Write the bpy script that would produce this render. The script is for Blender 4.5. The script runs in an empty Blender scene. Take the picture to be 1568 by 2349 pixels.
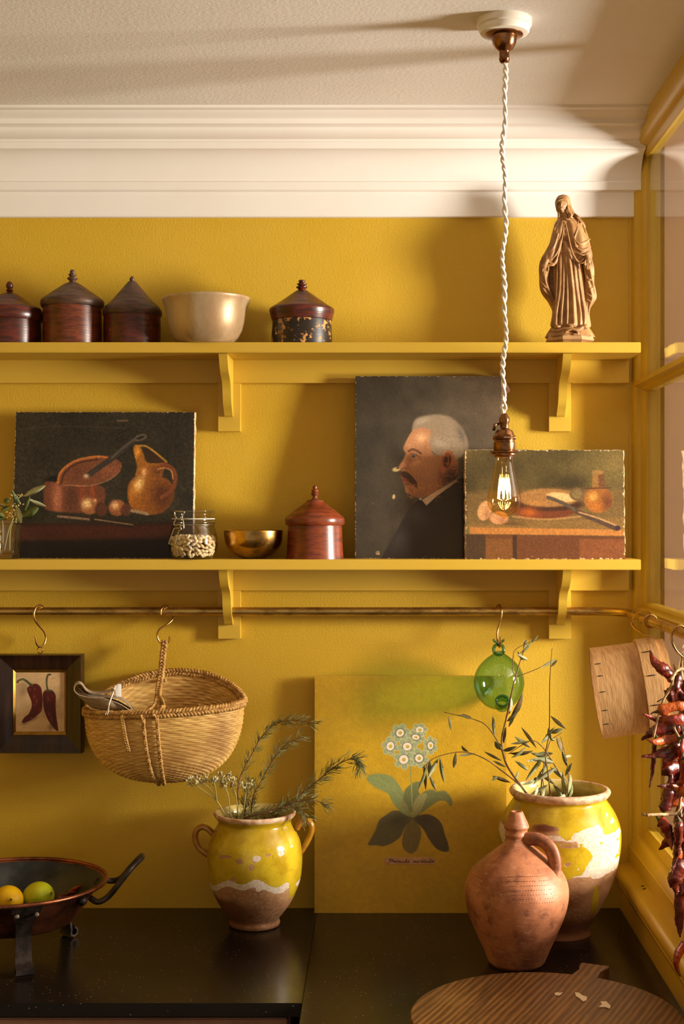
import bpy, bmesh, math, random
import numpy as np
from mathutils import Vector, Matrix
R = random.Random(7)
SC = bpy.context.scene
COL = SC.collection
PI = math.pi

# ---------------------------------------------------------------- camera
DIST, SCALE, CX, CY, EYE = 3.10, 1040.0, 870.0, 1185.0, 1.763   # metres to the wall, px per metre at the wall, principal point, eye height
cam = bpy.data.cameras.new('camera')
cam.sensor_fit = 'AUTO'; cam.sensor_width = 36.0
cam.lens = DIST * SCALE / 2349.0 * 36.0
cam.shift_x = (784.0 - CX) / 2349.0
cam.shift_y = (CY - 1174.5) / 2349.0
cam.clip_start = 0.05
cam_o = bpy.data.objects.new('camera', cam); COL.objects.link(cam_o)
cam_o.location = (0, -DIST, EYE); cam_o.rotation_euler = (PI / 2, 0, 0)
SC.camera = cam_o

# ---------------------------------------------------------------- world, lights, exposure
W = bpy.data.worlds.new('world'); SC.world = W; W.use_nodes = True
W.node_tree.nodes['Background'].inputs[0].default_value = (1.0, 0.90, 0.76, 1)
W.node_tree.nodes['Background'].inputs[1].default_value = 0.45
SC.view_settings.view_transform = 'Standard'; SC.view_settings.look = 'None'
SC.view_settings.exposure = 0.0; SC.view_settings.gamma = 1.0
SC.view_settings.use_curve_mapping = False
HALL_WIN = Vector((3.2, -1.15, 1.93))      # tall window of the hall beyond the glazed screen
la = bpy.data.lights.new('hall_daylight', 'AREA'); la.shape = 'RECTANGLE'
la.size, la.size_y = 0.42, 0.80; la.energy = 345; la.color = (1.0, 0.92, 0.83)
lo = bpy.data.objects.new('hall_daylight', la); COL.objects.link(lo)
lo.location = HALL_WIN
lo.rotation_euler = (Vector((0, -0.1, 1.7)) - HALL_WIN).to_track_quat('-Z', 'Y').to_euler()

# ---------------------------------------------------------------- helpers
def mag(d): return DIST / (DIST - d)
def PXX(px, d): return (px - CX) / (SCALE * mag(d))
def PZZ(py, d): return EYE - (py - CY) / (SCALE * mag(d))
def P(px, py, d): return Vector((PXX(px, d), -d, PZZ(py, d)))
def lin(c):
    out = []
    for v in c[:3]:
        v = v / 255.0
        out.append(v / 12.92 if v <= 0.04045 else ((v + 0.055) / 1.055) ** 2.4)
    return (*out, 1.0)

class NT:
    def __init__(s, mat):
        s.m = mat; s.t = mat.node_tree; s.n = s.t.nodes; s.l = s.t.links
    def add(s, kind, props=None, **ins):
        nd = s.n.new(kind)
        for k, v in (props or {}).items(): setattr(nd, k, v)
        for k, v in ins.items():
            key = int(k[1:]) if k[0] == 'i' and k[1:].isdigit() else k.replace('_', ' ')
            s.put(nd.inputs[key], v)
        return nd
    def put(s, sock, v):
        if hasattr(v, 'is_output'): s.l.new(v, sock)
        elif hasattr(v, 'outputs'): s.l.new(v.outputs[0], sock)
        else: sock.default_value = v
    def noise(s, scale, detail=4, rough=0.6, vec=None, dist=0.0):
        nd = s.add('ShaderNodeTexNoise', None, Scale=scale, Detail=detail, Roughness=rough, Distortion=dist)
        s.l.new((vec or s.obj()), nd.inputs['Vector'])
        return nd.outputs['Fac']
    def obj(s):
        if not hasattr(s, '_o'): s._o = s.n.new('ShaderNodeTexCoord').outputs['Object']
        return s._o
    def mapv(s, sc=(1, 1, 1), rot=(0, 0, 0), loc=(0, 0, 0)):
        nd = s.add('ShaderNodeMapping', None)
        nd.inputs['Scale'].default_value = sc; nd.inputs['Rotation'].default_value = rot
        nd.inputs['Location'].default_value = loc
        s.l.new(s.obj(), nd.inputs['Vector']); return nd.outputs[0]
    def maprs(s, rot, sc):   # rotate first, then stretch
        a = s.mapv((1, 1, 1), rot); nd = s.add('ShaderNodeMapping', None); nd.inputs['Scale'].default_value = sc
        s.l.new(a, nd.inputs['Vector']); return nd.outputs[0]
    def ramp(s, fac, stops, interp='LINEAR'):
        nd = s.n.new('ShaderNodeValToRGB'); nd.color_ramp.interpolation = interp
        e = nd.color_ramp.elements
        while len(e) < len(stops): e.new(0.5)
        for i, (p, c) in enumerate(stops):
            e[i].position = p
            e[i].color = c if len(c) == 4 else (*c, 1)
        s.put(nd.inputs[0], fac); return nd.outputs[0]
    def step(s, fac, a, b):
        nd = s.add('ShaderNodeMapRange', {'interpolation_type': 'SMOOTHSTEP'})
        s.put(nd.inputs[0], fac); nd.inputs[1].default_value = a; nd.inputs[2].default_value = b
        return nd.outputs[0]
    def math(s, op, a, b=0.0):
        nd = s.n.new('ShaderNodeMath'); nd.operation = op
        s.put(nd.inputs[0], a); s.put(nd.inputs[1], b); return nd.outputs[0]
    def mix(s, fac, a, b, mode='MIX'):
        nd = s.n.new('ShaderNodeMix'); nd.data_type = 'RGBA'; nd.blend_type = mode
        s.put(nd.inputs[0], fac); s.put(nd.inputs[6], a); s.put(nd.inputs[7], b)
        return nd.outputs[2]
    def attr(s, name, out='Color'):
        nd = s.n.new('ShaderNodeAttribute'); nd.attribute_name = name; return nd.outputs[out]
    def sepz(s):
        nd = s.n.new('ShaderNodeSeparateXYZ'); s.l.new(s.obj(), nd.inputs[0]); return nd.outputs
    def bump(s, h, strength=0.3, dist=0.002, prev=None):
        nd = s.n.new('ShaderNodeBump'); nd.inputs['Strength'].default_value = strength
        nd.inputs['Distance'].default_value = dist; s.put(nd.inputs['Height'], h)
        if prev is not None: s.l.new(prev, nd.inputs['Normal'])
        return nd.outputs[0]

MATS = {}
def mat(name):
    m = bpy.data.materials.new(name); m.use_nodes = True
    MATS[name] = m
    t = NT(m); return m, t, m.node_tree.nodes['Principled BSDF']
def simple(name, c, rough=0.5, metal=0.0, var=None, vscale=20, bump=None, coat=0, spec=None, vstretch=(1, 1, 1)):
    """colour c, optional second colour var mixed by noise, bump=(scale,strength,dist)"""
    m, t, b = mat(name)
    vec = t.mapv(vstretch)
    if var is not None:
        f = t.step(t.noise(vscale, 6, 0.62, vec), 0.36, 0.64)
        t.put(b.inputs['Base Color'], t.mix(f, lin(c), lin(var)))
    else: b.inputs['Base Color'].default_value = lin(c)
    b.inputs['Roughness'].default_value = rough; b.inputs['Metallic'].default_value = metal
    if coat: b.inputs['Coat Weight'].default_value = coat; b.inputs['Coat Roughness'].default_value = 0.15
    if spec is not None: b.inputs['Specular IOR Level'].default_value = spec
    if bump: t.put(b.inputs['Normal'], t.bump(t.noise(bump[0], 5, 0.6, vec), bump[1], bump[2]))
    return m

WPOS = {}
def register(o, parent, loc):
    COL.objects.link(o)
    if parent is not None:
        o.parent = parent; o.location = loc - WPOS[parent.name]
    else: o.location = loc
    WPOS[o.name] = Vector(loc)
def tag(o, label=None, cat=None, group=None, kind=None):
    if label: o['label'] = label
    if cat: o['category'] = cat
    if group: o['group'] = group
    if kind: o['kind'] = kind
    return o
def thing(name, label, cat, loc, group=None):
    o = bpy.data.objects.new(name, None); o.empty_display_size = 0.02
    register(o, None, Vector(loc)); return tag(o, label, cat, group)
def obj(name, geo, m, parent=None, smooth=True, origin=None, flat_angle=None):
    """geo = (verts in world space, faces); origin defaults to parent's place or to the middle of the base"""
    v, f = geo
    v = np.asarray([tuple(p) for p in v], dtype=np.float64) if not isinstance(v, np.ndarray) else v
    if origin is None:
        if parent is not None: origin = WPOS[parent.name]
        else:
            lo_, hi_ = v.min(0), v.max(0)
            origin = Vector(((lo_[0] + hi_[0]) / 2, (lo_[1] + hi_[1]) / 2, lo_[2]))
    origin = Vector(origin)
    me = bpy.data.meshes.new(name)
    me.from_pydata((v - np.array(origin)).tolist(), [], f if isinstance(f, list) else f.tolist())
    me.update()
    if smooth:
        me.polygons.foreach_set('use_smooth', [True] * len(me.polygons))
        if flat_angle is not None:
            try: me.set_sharp_from_angle(angle=math.radians(flat_angle))
            except Exception: pass
    if m is not None: me.materials.append(m if not isinstance(m, str) else MATS[m])
    o = bpy.data.objects.new(name, me); register(o, parent, origin); return o
def join(*geos):
    V, F, n = [], [], 0
    for v, f in geos:
        V.extend([tuple(p) for p in v]); F.extend([tuple(i + n for i in q) for q in f]); n += len(v)
    return V, F
def box(x0, x1, y0, y1, z0, z1):
    v = [(x, y, z) for z in (z0, z1) for y in (y0, y1) for x in (x0, x1)]
    f = [(0, 2, 3, 1), (4, 5, 7, 6), (0, 1, 5, 4), (2, 6, 7, 3), (0, 4, 6, 2), (1, 3, 7, 5)]
    return v, f
def bbox(x0, x1, y0, y1, z0, z1, b=0.0015, seg=2):
    bm = bmesh.new(); v, f = box(x0, x1, y0, y1, z0, z1)
    vs = [bm.verts.new(p) for p in v]
    for q in f: bm.faces.new([vs[i] for i in q])
    bmesh.ops.bevel(bm, geom=bm.edges[:], offset=b, segments=seg, affect='EDGES')
    g = ([tuple(p.co) for p in bm.verts], [tuple(w.index for w in q.verts) for q in (bm.faces)]) if not bm.verts.index_update() else None
    bm.free(); return g
def extrude(poly, axis, a, b):
    """closed polygon of (p,q) swept along axis x: (d->-y,z); axis 'x','y','z'"""
    n = len(poly); V = []
    for t in (a, b):
        for p, q in poly:
            V.append((t, p, q) if axis == 'x' else (p, t, q) if axis == 'y' else (p, q, t))
    F = [(i, (i + 1) % n, n + (i + 1) % n, n + i) for i in range(n)]
    F += [tuple(range(n - 1, -1, -1)), tuple(range(n, 2 * n))]
    return V, F
def lathe(prof, c, seg=64, wob=0.0, seed=0, cap0=True, cap1=False, asym=None):
    rr = random.Random(seed); ph = [rr.uniform(0, 6.28) for _ in range(6)]
    V, F = [], []; n = len(prof)
    for i, (r, z) in enumerate(prof):
        for k in range(seg):
            a = 2 * PI * k / seg
            w = 1 + wob * (math.sin(2 * a + ph[0] + z * 9) + 0.6 * math.sin(3 * a + ph[1] - z * 14) + 0.3 * math.sin(5 * a + ph[2] + z * 30))
            dz = asym(a, z) if asym else 0.0
            V.append((c[0] + r * w * math.cos(a), c[1] + r * w * math.sin(a), z + dz))
    for i in range(n - 1):
        for k in range(seg):
            k2 = (k + 1) % seg
            F.append((i * seg + k, i * seg + k2, (i + 1) * seg + k2, (i + 1) * seg + k))
    if cap0: F.append(tuple(range(seg - 1, -1, -1)))
    if cap1: F.append(tuple(range((n - 1) * seg, n * seg)))
    return V, F
def smoothprof(pts, k=4):
    """Catmull-Rom through the points"""
    P_ = [np.array(p, float) for p in pts]; out = []
    for i in range(len(P_) - 1):
        p0, p1, p2, p3 = P_[max(i - 1, 0)], P_[i], P_[i + 1], P_[min(i + 2, len(P_) - 1)]
        for j in range(k):
            t = j / k
            out.append(tuple(0.5 * (2 * p1 + (p2 - p0) * t + (2 * p0 - 5 * p1 + 4 * p2 - p3) * t * t + (3 * p1 - p0 - 3 * p2 + p3) * t ** 3)))
    out.append(tuple(P_[-1])); return out
def pprof(rows, d, k=0):
    """rows of (half width px, y px) measured at depth d -> (r, z), bottom first"""
    s = SCALE * mag(d)
    pr = [(hw / s, PZZ(y, d)) for hw, y in rows]
    return smoothprof(pr, k) if k else pr
def tube(path, rad, seg=8, caps=True, flat=1.0, up=None):
    pts = [Vector(p) for p in path]; n = len(pts)
    rs = rad if isinstance(rad, (list, tuple)) else [rad] * n
    T = []
    for i in range(n):
        t = (pts[min(i + 1, n - 1)] - pts[max(i - 1, 0)]); T.append(t.normalized() if t.length > 1e-9 else Vector((0, 0, 1)))
    u = Vector(up) if up else Vector((0, 0, 1))
    if abs(T[0].dot(u)) > 0.95: u = Vector((1, 0, 0))
    u = (u - T[0] * u.dot(T[0])).normalized()
    V, F = [], []
    for i in range(n):
        u = (u - T[i] * u.dot(T[i]))
        u = u.normalized() if u.length > 1e-6 else T[i].orthogonal().normalized()
        w = T[i].cross(u)
        for k in range(seg):
            a = 2 * PI * k / seg
            V.append(tuple(pts[i] + u * (math.cos(a) * rs[i]) + w * (math.sin(a) * rs[i] * flat)))
    for i in range(n - 1):
        for k in range(seg):
            k2 = (k + 1) % seg
            F.append((i * seg + k, i * seg + k2, (i + 1) * seg + k2, (i + 1) * seg + k))
    if caps: F.append(tuple(range(seg - 1, -1, -1))); F.append(tuple(range((n - 1) * seg, n * seg)))
    return V, F
def spl(pts, k=6): return [Vector(p) for p in smoothprof([tuple(p) for p in pts], k)]
def ellipsoid(c, rx, ry, rz, nu=20, nv=12, rot=None):
    V, F = [], []
    M_ = rot or Matrix.Identity(3)
    V.append(Vector(c) + M_ @ Vector((0, 0, -rz)))
    for i in range(1, nv):
        t = -PI / 2 + PI * i / nv
        for k in range(nu):
            a = 2 * PI * k / nu
            V.append(Vector(c) + M_ @ Vector((rx * math.cos(t) * math.cos(a), ry * math.cos(t) * math.sin(a), rz * math.sin(t))))
    V.append(Vector(c) + M_ @ Vector((0, 0, rz)))
    for k in range(nu): F.append((0, 1 + (k + 1) % nu, 1 + k))
    for i in range(nv - 2):
        for k in range(nu):
            a, b = 1 + i * nu + k, 1 + i * nu + (k + 1) % nu
            F.append((a, b, b + nu, a + nu))
    e = len(V) - 1; q = 1 + (nv - 2) * nu
    for k in range(nu): F.append((q + k, q + (k + 1) % nu, e))
    return [tuple(v) for v in V], F
# value noise for painted pictures
_perm = np.random.RandomState(3).rand(256, 256)
def vn(x, y, s=0):
    xi, yi = np.floor(x).astype(int), np.floor(y).astype(int); fx, fy = x - xi, y - yi
    fx = fx * fx * (3 - 2 * fx); fy = fy * fy * (3 - 2 * fy)
    g = lambda a, b: _perm[(a + s * 37) % 256, (b + s * 91) % 256]
    return (g(xi, yi) * (1 - fx) + g(xi + 1, yi) * fx) * (1 - fy) + (g(xi, yi + 1) * (1 - fx) + g(xi + 1, yi + 1) * fx) * fy
def fbm(x, y, o=4, s=0):
    a, t = 0.5, 0.0
    for i in range(o):
        t = t + a * vn(x * 2 ** i, y * 2 ** i, s + i); a *= 0.5
    return t / (1 - 0.5 ** o)
# ---------------------------------------------------------------- materials of the setting
def paint_mat(name, col, rough, bscale, bstr, bdist=0.0012, col2=None):
    m, t, b = mat(name)
    n1 = t.noise(3.5, 5, 0.6); n2 = t.noise(bscale, 3, 0.55); n3 = t.noise(bscale * 0.22, 2, 0.5)
    c2 = col2 or tuple(v * 0.88 for v in col)
    t.put(b.inputs['Base Color'], t.mix(t.step(n1, 0.35, 0.7), (*col, 1), (*c2, 1)))
    b.inputs['Roughness'].default_value = rough; b.inputs['Specular IOR Level'].default_value = 0.32
    t.put(b.inputs['Normal'], t.bump(n2, bstr, bdist, t.bump(n3, bstr * 0.10, bdist * 2)))
    return m
YEL = (0.60, 0.380, 0.033)
paint_mat('yellow_wall_paint', YEL, 0.5, 250, 0.6, 0.0012, (0.575, 0.36, 0.022))
paint_mat('yellow_gloss_paint', (0.62, 0.405, 0.050), 0.36, 90, 0.10, 0.0006, (0.60, 0.385, 0.040))
paint_mat('yellow_window_paint', (0.60, 0.385, 0.035), 0.34, 120, 0.22, 0.0008, (0.52, 0.33, 0.025))
paint_mat('cream_plaster', (0.82, 0.78, 0.74), 0.7, 35, 0.08, 0.001, (0.80, 0.75, 0.69))
paint_mat('ceiling_plaster', (0.80, 0.77, 0.72), 0.75, 130, 0.45, 0.0014, (0.76, 0.72, 0.67))
paint_mat('brown_hall_paint', (0.20, 0.115, 0.065), 0.6, 60, 0.1)
paint_mat('hall_floor_boards', (0.18, 0.11, 0.06), 0.5, 20, 0.1)
# polished black limestone with pale fossil flecks
m, t, b = mat('black_stone')
vor = t.add('ShaderNodeTexVoronoi', {'feature': 'F1'}, Scale=190.0, Randomness=1.0)
t.l.new(t.mapv((1, 1.3, 1), (0, 0, 0.5)), vor.inputs['Vector'])
vsep = t.n.new('ShaderNodeSeparateColor'); t.l.new(vor.outputs['Color'], vsep.inputs[0])
fl = t.math('MULTIPLY', t.step(t.math('ADD', vor.outputs['Distance'], t.math('MULTIPLY', t.noise(500, 2), .2)), 0.42, 0.22), t.step(vsep.outputs[0], 0.92, 0.98))
fine = t.math('MULTIPLY', t.step(t.noise(1100, 2, 0.5), 0.66, 0.78), 0.16)
ff = t.math('MAXIMUM', t.math('MULTIPLY', fl, 0.55), fine)
t.put(b.inputs['Base Color'], t.mix(ff, (0.009, 0.0065, 0.0045, 1), (0.34, 0.28, 0.20, 1)))
t.put(b.inputs['Roughness'], t.math('ADD', t.math('MULTIPLY', t.noise(9, 2), 0.10), 0.20))
b.inputs['Specular IOR Level'].default_value = 0.33
t.put(b.inputs['Normal'], t.bump(t.noise(300, 3), 0.06, 0.0005))
def thin_glass(name, tint, edge=None, rough=0.0, f0=0.04, wavy=0.0, wscale=5):
    m = bpy.data.materials.new(name); m.use_nodes = True; MATS[name] = m
    t = NT(m); n = t.n; n.remove(n['Principled BSDF']); out = n['Material Output']
    geo = n.new('ShaderNodeNewGeometry')
    nrm = geo.outputs['Normal']
    if wavy: nrm_b = t.bump(t.noise(wscale, 2, 0.5), wavy, 0.02)
    else: nrm_b = None
    dot = t.add('ShaderNodeVectorMath', {'operation': 'DOT_PRODUCT'})
    t.l.new(geo.outputs['Incoming'], dot.inputs[0]); t.l.new(nrm, dot.inputs[1])
    c = t.math('ABSOLUTE', dot.outputs['Value'])
    inv = t.math('SUBTRACT', 1.0, c)
    fr = t.math('ADD', t.math('MULTIPLY', t.math('POWER', inv, 5.0), 1 - f0), f0)
    tr = n.new('ShaderNodeBsdfTransparent')
    if edge: t.put(tr.inputs[0], t.mix(t.math('POWER', inv, 2.2), (*tint, 1), (*edge, 1)))
    else: tr.inputs[0].default_value = (*tint, 1)
    gl = n.new('ShaderNodeBsdfGlossy'); gl.inputs['Roughness'].default_value = rough
    if nrm_b is not None: t.l.new(nrm_b, gl.inputs['Normal'])
    mx = n.new('ShaderNodeMixShader'); t.l.new(fr, mx.inputs[0]); t.l.new(tr.outputs[0], mx.inputs[1]); t.l.new(gl.outputs[0], mx.inputs[2])
    t.l.new(mx.outputs[0], out.inputs['Surface']); return m
thin_glass('window_glass', (0.96, 0.96, 0.94), wavy=0.05, wscale=7)

def struct(name, geo, m, **k):
    return tag(obj(name, geo, m, **k), kind='structure')
# ---------------------------------------------------------------- the room
CEIL, CTOP = 2.622, 0.900
struct('wall_back', box(-2.3, 0.60, 0.0, 0.12, 0.0, CEIL + 0.1), 'yellow_wall_paint', smooth=False)
struct('wall_left', box(-2.42, -2.3, -4.6, 0.12, 0.0, CEIL + 0.1), 'yellow_wall_paint', smooth=False)
struct('floor', box(-2.42, 3.42, -4.6, 0.12, -0.1, 0.0), 'hall_floor_boards', smooth=False)
struct('ceiling', box(-2.42, 3.42, -4.6, 0.12, CEIL, CEIL + 0.1), 'ceiling_plaster', smooth=False)
# cornice along the back wall
cove = [(0.022 + 0.052 * (1 - math.cos(a)), 2.4985 + 0.056 * math.sin(a)) for a in [i * PI / 2 / 10 for i in range(11)]]
ovo = [(0.082 + 0.030 * math.sin(a), 2.5905 - 0.017 * math.cos(a)) for a in [i * PI / 2 / 6 for i in range(7)]]
corn = [(-0.001, 2.4215), (0.010, 2.4215), (0.0125, 2.4235), (0.0125, 2.4755), (0.015, 2.4765), (0.023, 2.4785), (0.0235, 2.4955), (0.021, 2.4985)]
corn += cove[1:] + [(0.078, 2.5545), (0.079, 2.5665), (0.082, 2.569), (0.083, 2.5735)] + ovo[1:] + [(0.1150, 2.5925), (0.127, 2.5945), (0.1285, 2.6045)]
corn += [(0.131, 2.606), (0.145, 2.610), (0.152, 2.616), (0.166, 2.617), (0.168, 2.6225), (-0.001, 2.6225)]
struct('trim_cornice', extrude([(-d, z) for d, z in corn], 'x', -2.3, 0.5725), 'cream_plaster', flat_angle=25)
# glazed screen on the right: low wall, sill, frame, panes
WY = -3.4
struct('wall_right', box(0.530, 0.612, WY, 0.0, 0.0, 0.985), 'yellow_window_paint', smooth=False)
nose = [(0.5335 - 0.0145 * math.cos(a) , 0.981 + 0.0145 * math.sin(a)) for a in [-PI / 2 + i * PI / 8 for i in range(9)]]
sill = [(0.545, 0.963)] + [(0.5335, 0.9635)] + [(0.532 - 0.016 * math.cos(a), 0.980 + 0.0165 * math.sin(a)) for a in [-PI / 2 + i * PI / 10 for i in range(1, 11)]] + [(0.552, 1.004), (0.605, 1.004), (0.605, 0.960)]
struct('window_sill', extrude(sill, 'y', WY, 0.0), 'yellow_window_paint', flat_angle=40)
apron = [(0.545, 0.963), (0.530, 0.945), (0.527, 0.948), (0.525, 0.956), (0.529, 0.963)]
struct('trim_sill_apron', extrude(apron, 'y', WY, 0.0), 'yellow_window_paint', flat_angle=40)
win = tag(bpy.data.objects.new('window_1', None), kind='structure'); register(win, None, Vector((0.575, 0.0, 1.004)))
def q(cx_, cz_, rx, rz, a0, a1, n=6): return [(cx_ + rx * math.cos(a0 + (a1 - a0) * i / n), cz_ + rz * math.sin(a0 + (a1 - a0) * i / n)) for i in range(n + 1)]
bot = [(0.549, 1.0), (0.549, 1.038), (0.552, 1.0395), (0.5525, 1.043)] + q(0.5715, 1.0435, 0.0165, 0.021, PI, PI / 2)[1:] + [(0.5735, 1.0655), (0.5740, 1.071), (0.582, 1.084), (0.600, 1.084), (0.600, 1.0)]
obj('bottom_rail', extrude(bot, 'y', WY, -0.001), 'yellow_window_paint', win, flat_angle=35)
head = [(0.562, CEIL + 0.01), (0.562, 2.588), (0.556, 2.586), (0.5555, 2.581)] + q(0.5715, 2.5805, 0.0155, 0.0195, PI, 1.5 * PI)[1:] + [(0.574, 2.5595), (0.5745, 2.555), (0.582, 2.545), (0.600, 2.545), (0.600, CEIL + 0.01)]
obj('head_rail', extrude(head, 'y', WY, -0.001), 'yellow_window_paint', win, flat_angle=35)
stl = [(0.549, 0.0), (0.549, -0.0015), (0.5555, -0.0022), (0.5565, -0.0045)] + [(x, -0.004 - y) for x, y in q(0.5705, 0.0, 0.0140, 0.0165, PI, PI / 2)[1:]] + [(0.5725, -0.0215), (0.5738, -0.0245), (0.582, -0.034), (0.612, -0.037), (0.612, 0.0)]
obj('stile', extrude(stl, 'z', 1.0, CEIL), 'yellow_window_paint', win, flat_angle=35)
def bar_prof(c): return [(0.5575, c + 0.005)] + [(0.5575 + 0.016 * math.sin(a), c + 0.005 + 0.008 * (1 - math.cos(a))) for a in [i * PI / 12 for i in range(1, 7)]] + [(0.5760, c + 0.0145), (0.582, c + 0.0175), (0.598, c + 0.0175), (0.598, c - 0.0175), (0.582, c - 0.0175), (0.5760, c - 0.0145)] + [(0.5575 + 0.016 * math.sin(a), c - 0.005 - 0.008 * (1 - math.cos(a))) for a in [i * PI / 12 for i in range(6, 0, -1)]] + [(0.5575, c - 0.005)]
BARS = [1.5585, 2.0535]
for c in BARS: obj('glazing_bar', extrude(bar_prof(c), 'y', WY, -0.02), 'yellow_window_paint', win, flat_angle=35)
MULL = [-0.585, -1.17, -1.755, -2.34, -2.925]
for c in MULL:
    obj('mullion', extrude([(x, z) for x, z in bar_prof(c)], 'z', 1.05, 2.58), 'yellow_window_paint', win, flat_angle=35)
ys = [-0.030] + MULL + [WY]; zs = [1.075] + BARS + [2.552]
for i in range(len(ys) - 1):
    for j in range(3):
        x = 0.5825
        obj('pane', ([(x, ys[i], zs[j]), (x, ys[i + 1], zs[j]), (x, ys[i + 1], zs[j + 1]), (x, ys[i], zs[j + 1]),
                      (x + .003, ys[i], zs[j]), (x + .003, ys[i + 1], zs[j]), (x + .003, ys[i + 1], zs[j + 1]), (x + .003, ys[i], zs[j + 1])],
                     [(0, 1, 2, 3), (7, 6, 5, 4)]), 'window_glass', win, smooth=False)
# the hall beyond the screen
struct('wall_hall_end', box(0.612, 3.42, -0.080, 0.12, 0.0, CEIL), 'brown_hall_paint', smooth=False)
hx = 3.30; wy0, wy1, wz0, wz1 = HALL_WIN.y - 0.27, HALL_WIN.y + 0.27, HALL_WIN.z - 0.36, HALL_WIN.z + 0.36
struct('wall_hall_side', join(box(hx, hx + .12, -4.6, wy0, 0, CEIL), box(hx, hx + .12, wy1, 0.12, 0, CEIL), box(hx, hx + .12, wy0, wy1, 0, wz0), box(hx, hx + .12, wy0, wy1, wz1, CEIL)), 'brown_hall_paint', smooth=False)
struct('window_2', join(box(hx - .02, hx + .1, wy0, wy0 + .035, wz0, wz1), box(hx - .02, hx + .1, wy1 - .035, wy1, wz0, wz1), box(hx - .02, hx + .1, wy0, wy1, wz0, wz0 + .035), box(hx - .02, hx + .1, wy0, wy1, wz1 - .035, wz1)), 'cream_plaster', smooth=False)

# ---------------------------------------------------------------- shelves
LOW = -0.4552
def bracket_prof(dz):
    c = [(0.020, 1.982), (0.029, 1.982), (0.040, 1.9925), (0.0563, 2.0066), (0.066, 2.0250), (0.0700, 2.0400), (0.0822, 2.0550), (0.100, 2.0640), (0.1127, 2.0707), (0.128, 2.0860), (0.1405, 2.1062)]
    c = smoothprof(c, 3)
    return [(-d, z + dz) for d, z in c] + [(-0.0175, 2.1062 + dz), (-0.0175, 1.982 + dz)]
def shelf(dz, label):
    t = thing('wall_shelf', label, 'shelf', (-0.8, -0.08, 1.95 + dz))
    obj('shelf_board', bbox(-2.25, PXX(1469.5, .156), -0.156, -0.0005, 2.1065 + dz, 2.1283 + dz, 0.0012), 'yellow_gloss_paint', t, flat_angle=40)
    obj('back_rail', bbox(-2.25, 0.547, -0.018, 0.001, 2.0560 + dz, 2.1066 + dz, 0.0006), 'yellow_gloss_paint', t, flat_angle=40)
    for c in (-0.3296, 0.3954):
        br = obj('bracket', extrude(bracket_prof(dz), 'x', c - 0.009, c + 0.009), 'yellow_gloss_paint', t, flat_angle=30)
        obj('back_plate', bbox(c - 0.0245, c + 0.0245, -0.0182, 0.001, 1.950 + dz, 2.0562 + dz, 0.0008), 'yellow_gloss_paint', br, flat_angle=40)
    return t
shelf(0.0, 'upper yellow painted wall shelf carrying the statue and pale bowl')
shelf(LOW, 'lower yellow painted wall shelf carrying the three unframed paintings')
SU, SL = 2.1283, 2.1283 + LOW       # shelf tops

# ---------------------------------------------------------------- worktop and cabinet
XS = -0.137
t = thing('worktop', 'polished black stone worktop turning the corner under the window', 'worktop', (0, -0.3, CTOP - 0.025))
obj('slab', bbox(-2.28, XS - 0.0004, -0.608, -0.0005, CTOP - 0.0245, CTOP, 0.0012), 'black_stone', t, flat_angle=40)
obj('slab', bbox(XS + 0.0004, 0.529, -1.90, -0.0005, CTOP - 0.0245, CTOP, 0.0012), 'black_stone', t, flat_angle=40)
simple('cabinet_paint', (150, 112, 92), 0.5, var=(130, 92, 74), vscale=8, vstretch=(1, 1, 0.2))
def cabinet(x0, x1, y0, y1, label, n, face):
    t = thing('base_cabinet', label, 'cabinet', ((x0 + x1) / 2, (y0 + y1) / 2, 0.0))
    obj('carcass', box(x0, x1, y0, y1, 0.08, CTOP - 0.0245), 'cabinet_paint', t, smooth=False)
    obj('plinth', box(x0 + .03, x1 - .03, y0 + .03, y1 - .01, 0.0, 0.08), 'black_stone', t, smooth=False)
    for i in range(n):
        if face == 'y':
            w = (x1 - x0) / n; a = x0 + i * w
            dr = obj('door', bbox(a + .004, a + w - .004, y0 - .020, y0, 0.09, CTOP - .030, .002), 'cabinet_paint', t, flat_angle=40)
            obj('knob', ellipsoid((a + w * .88, y0 - .034, .72), .014, .014, .014, 12, 8), 'cream_plaster', dr)
        else:
            w = (y1 - y0) / n; a = y0 + i * w
            dr = obj('door', bbox(x0 - .020, x0, a + .004, a + w - .004, 0.09, CTOP - .030, .002), 'cabinet_paint', t, flat_angle=40)
            obj('knob', ellipsoid((x0 - .034, a + w * .88, .72), .014, .014, .014, 12, 8), 'cream_plaster', dr)
cabinet(-2.28, -0.16, -0.578, -0.002, 'muted pinkish brown cabinet under the worktop beneath the copper pan', 4, 'y')
cabinet(-0.10, 0.527, -1.88, -0.002, 'muted pinkish brown cabinet under the window side of the worktop', 3, 'x')
# ---------------------------------------------------------------- turned wooden pots
def lacquer(name, c1, c2, worn, wear_lo, wear_hi, rough=0.3, wscale=38):
    m, t, b = mat(name)
    st = t.mapv((1, 1, 5.5)); n1 = t.noise(26, 6, 0.65, st); n2 = t.noise(wscale, 5, 0.65)
    base = t.mix(t.step(n1, 0.36, 0.66), lin(c1), lin(c2))
    w = t.step(n2, wear_lo, wear_hi)
    base = t.mix(w, base, lin(worn))
    rings = t.noise(1.0, 2, 0.5, t.mapv((0.01, 0.01, 420)))
    t.put(b.inputs['Base Color'], base)
    t.put(b.inputs['Roughness'], t.math('ADD', t.math('MULTIPLY', w, 0.25), t.math('ADD', t.math('MULTIPLY', n1, 0.16), rough - 0.08)))
    t.put(b.inputs['Normal'], t.bump(rings, 0.16, 0.0012, t.bump(n2, 0.2, 0.0008)))
    return m
lacquer('lacquer_red_dark', (96, 36, 22), (52, 21, 14), (150, 92, 58), 0.66, 0.70)
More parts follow.
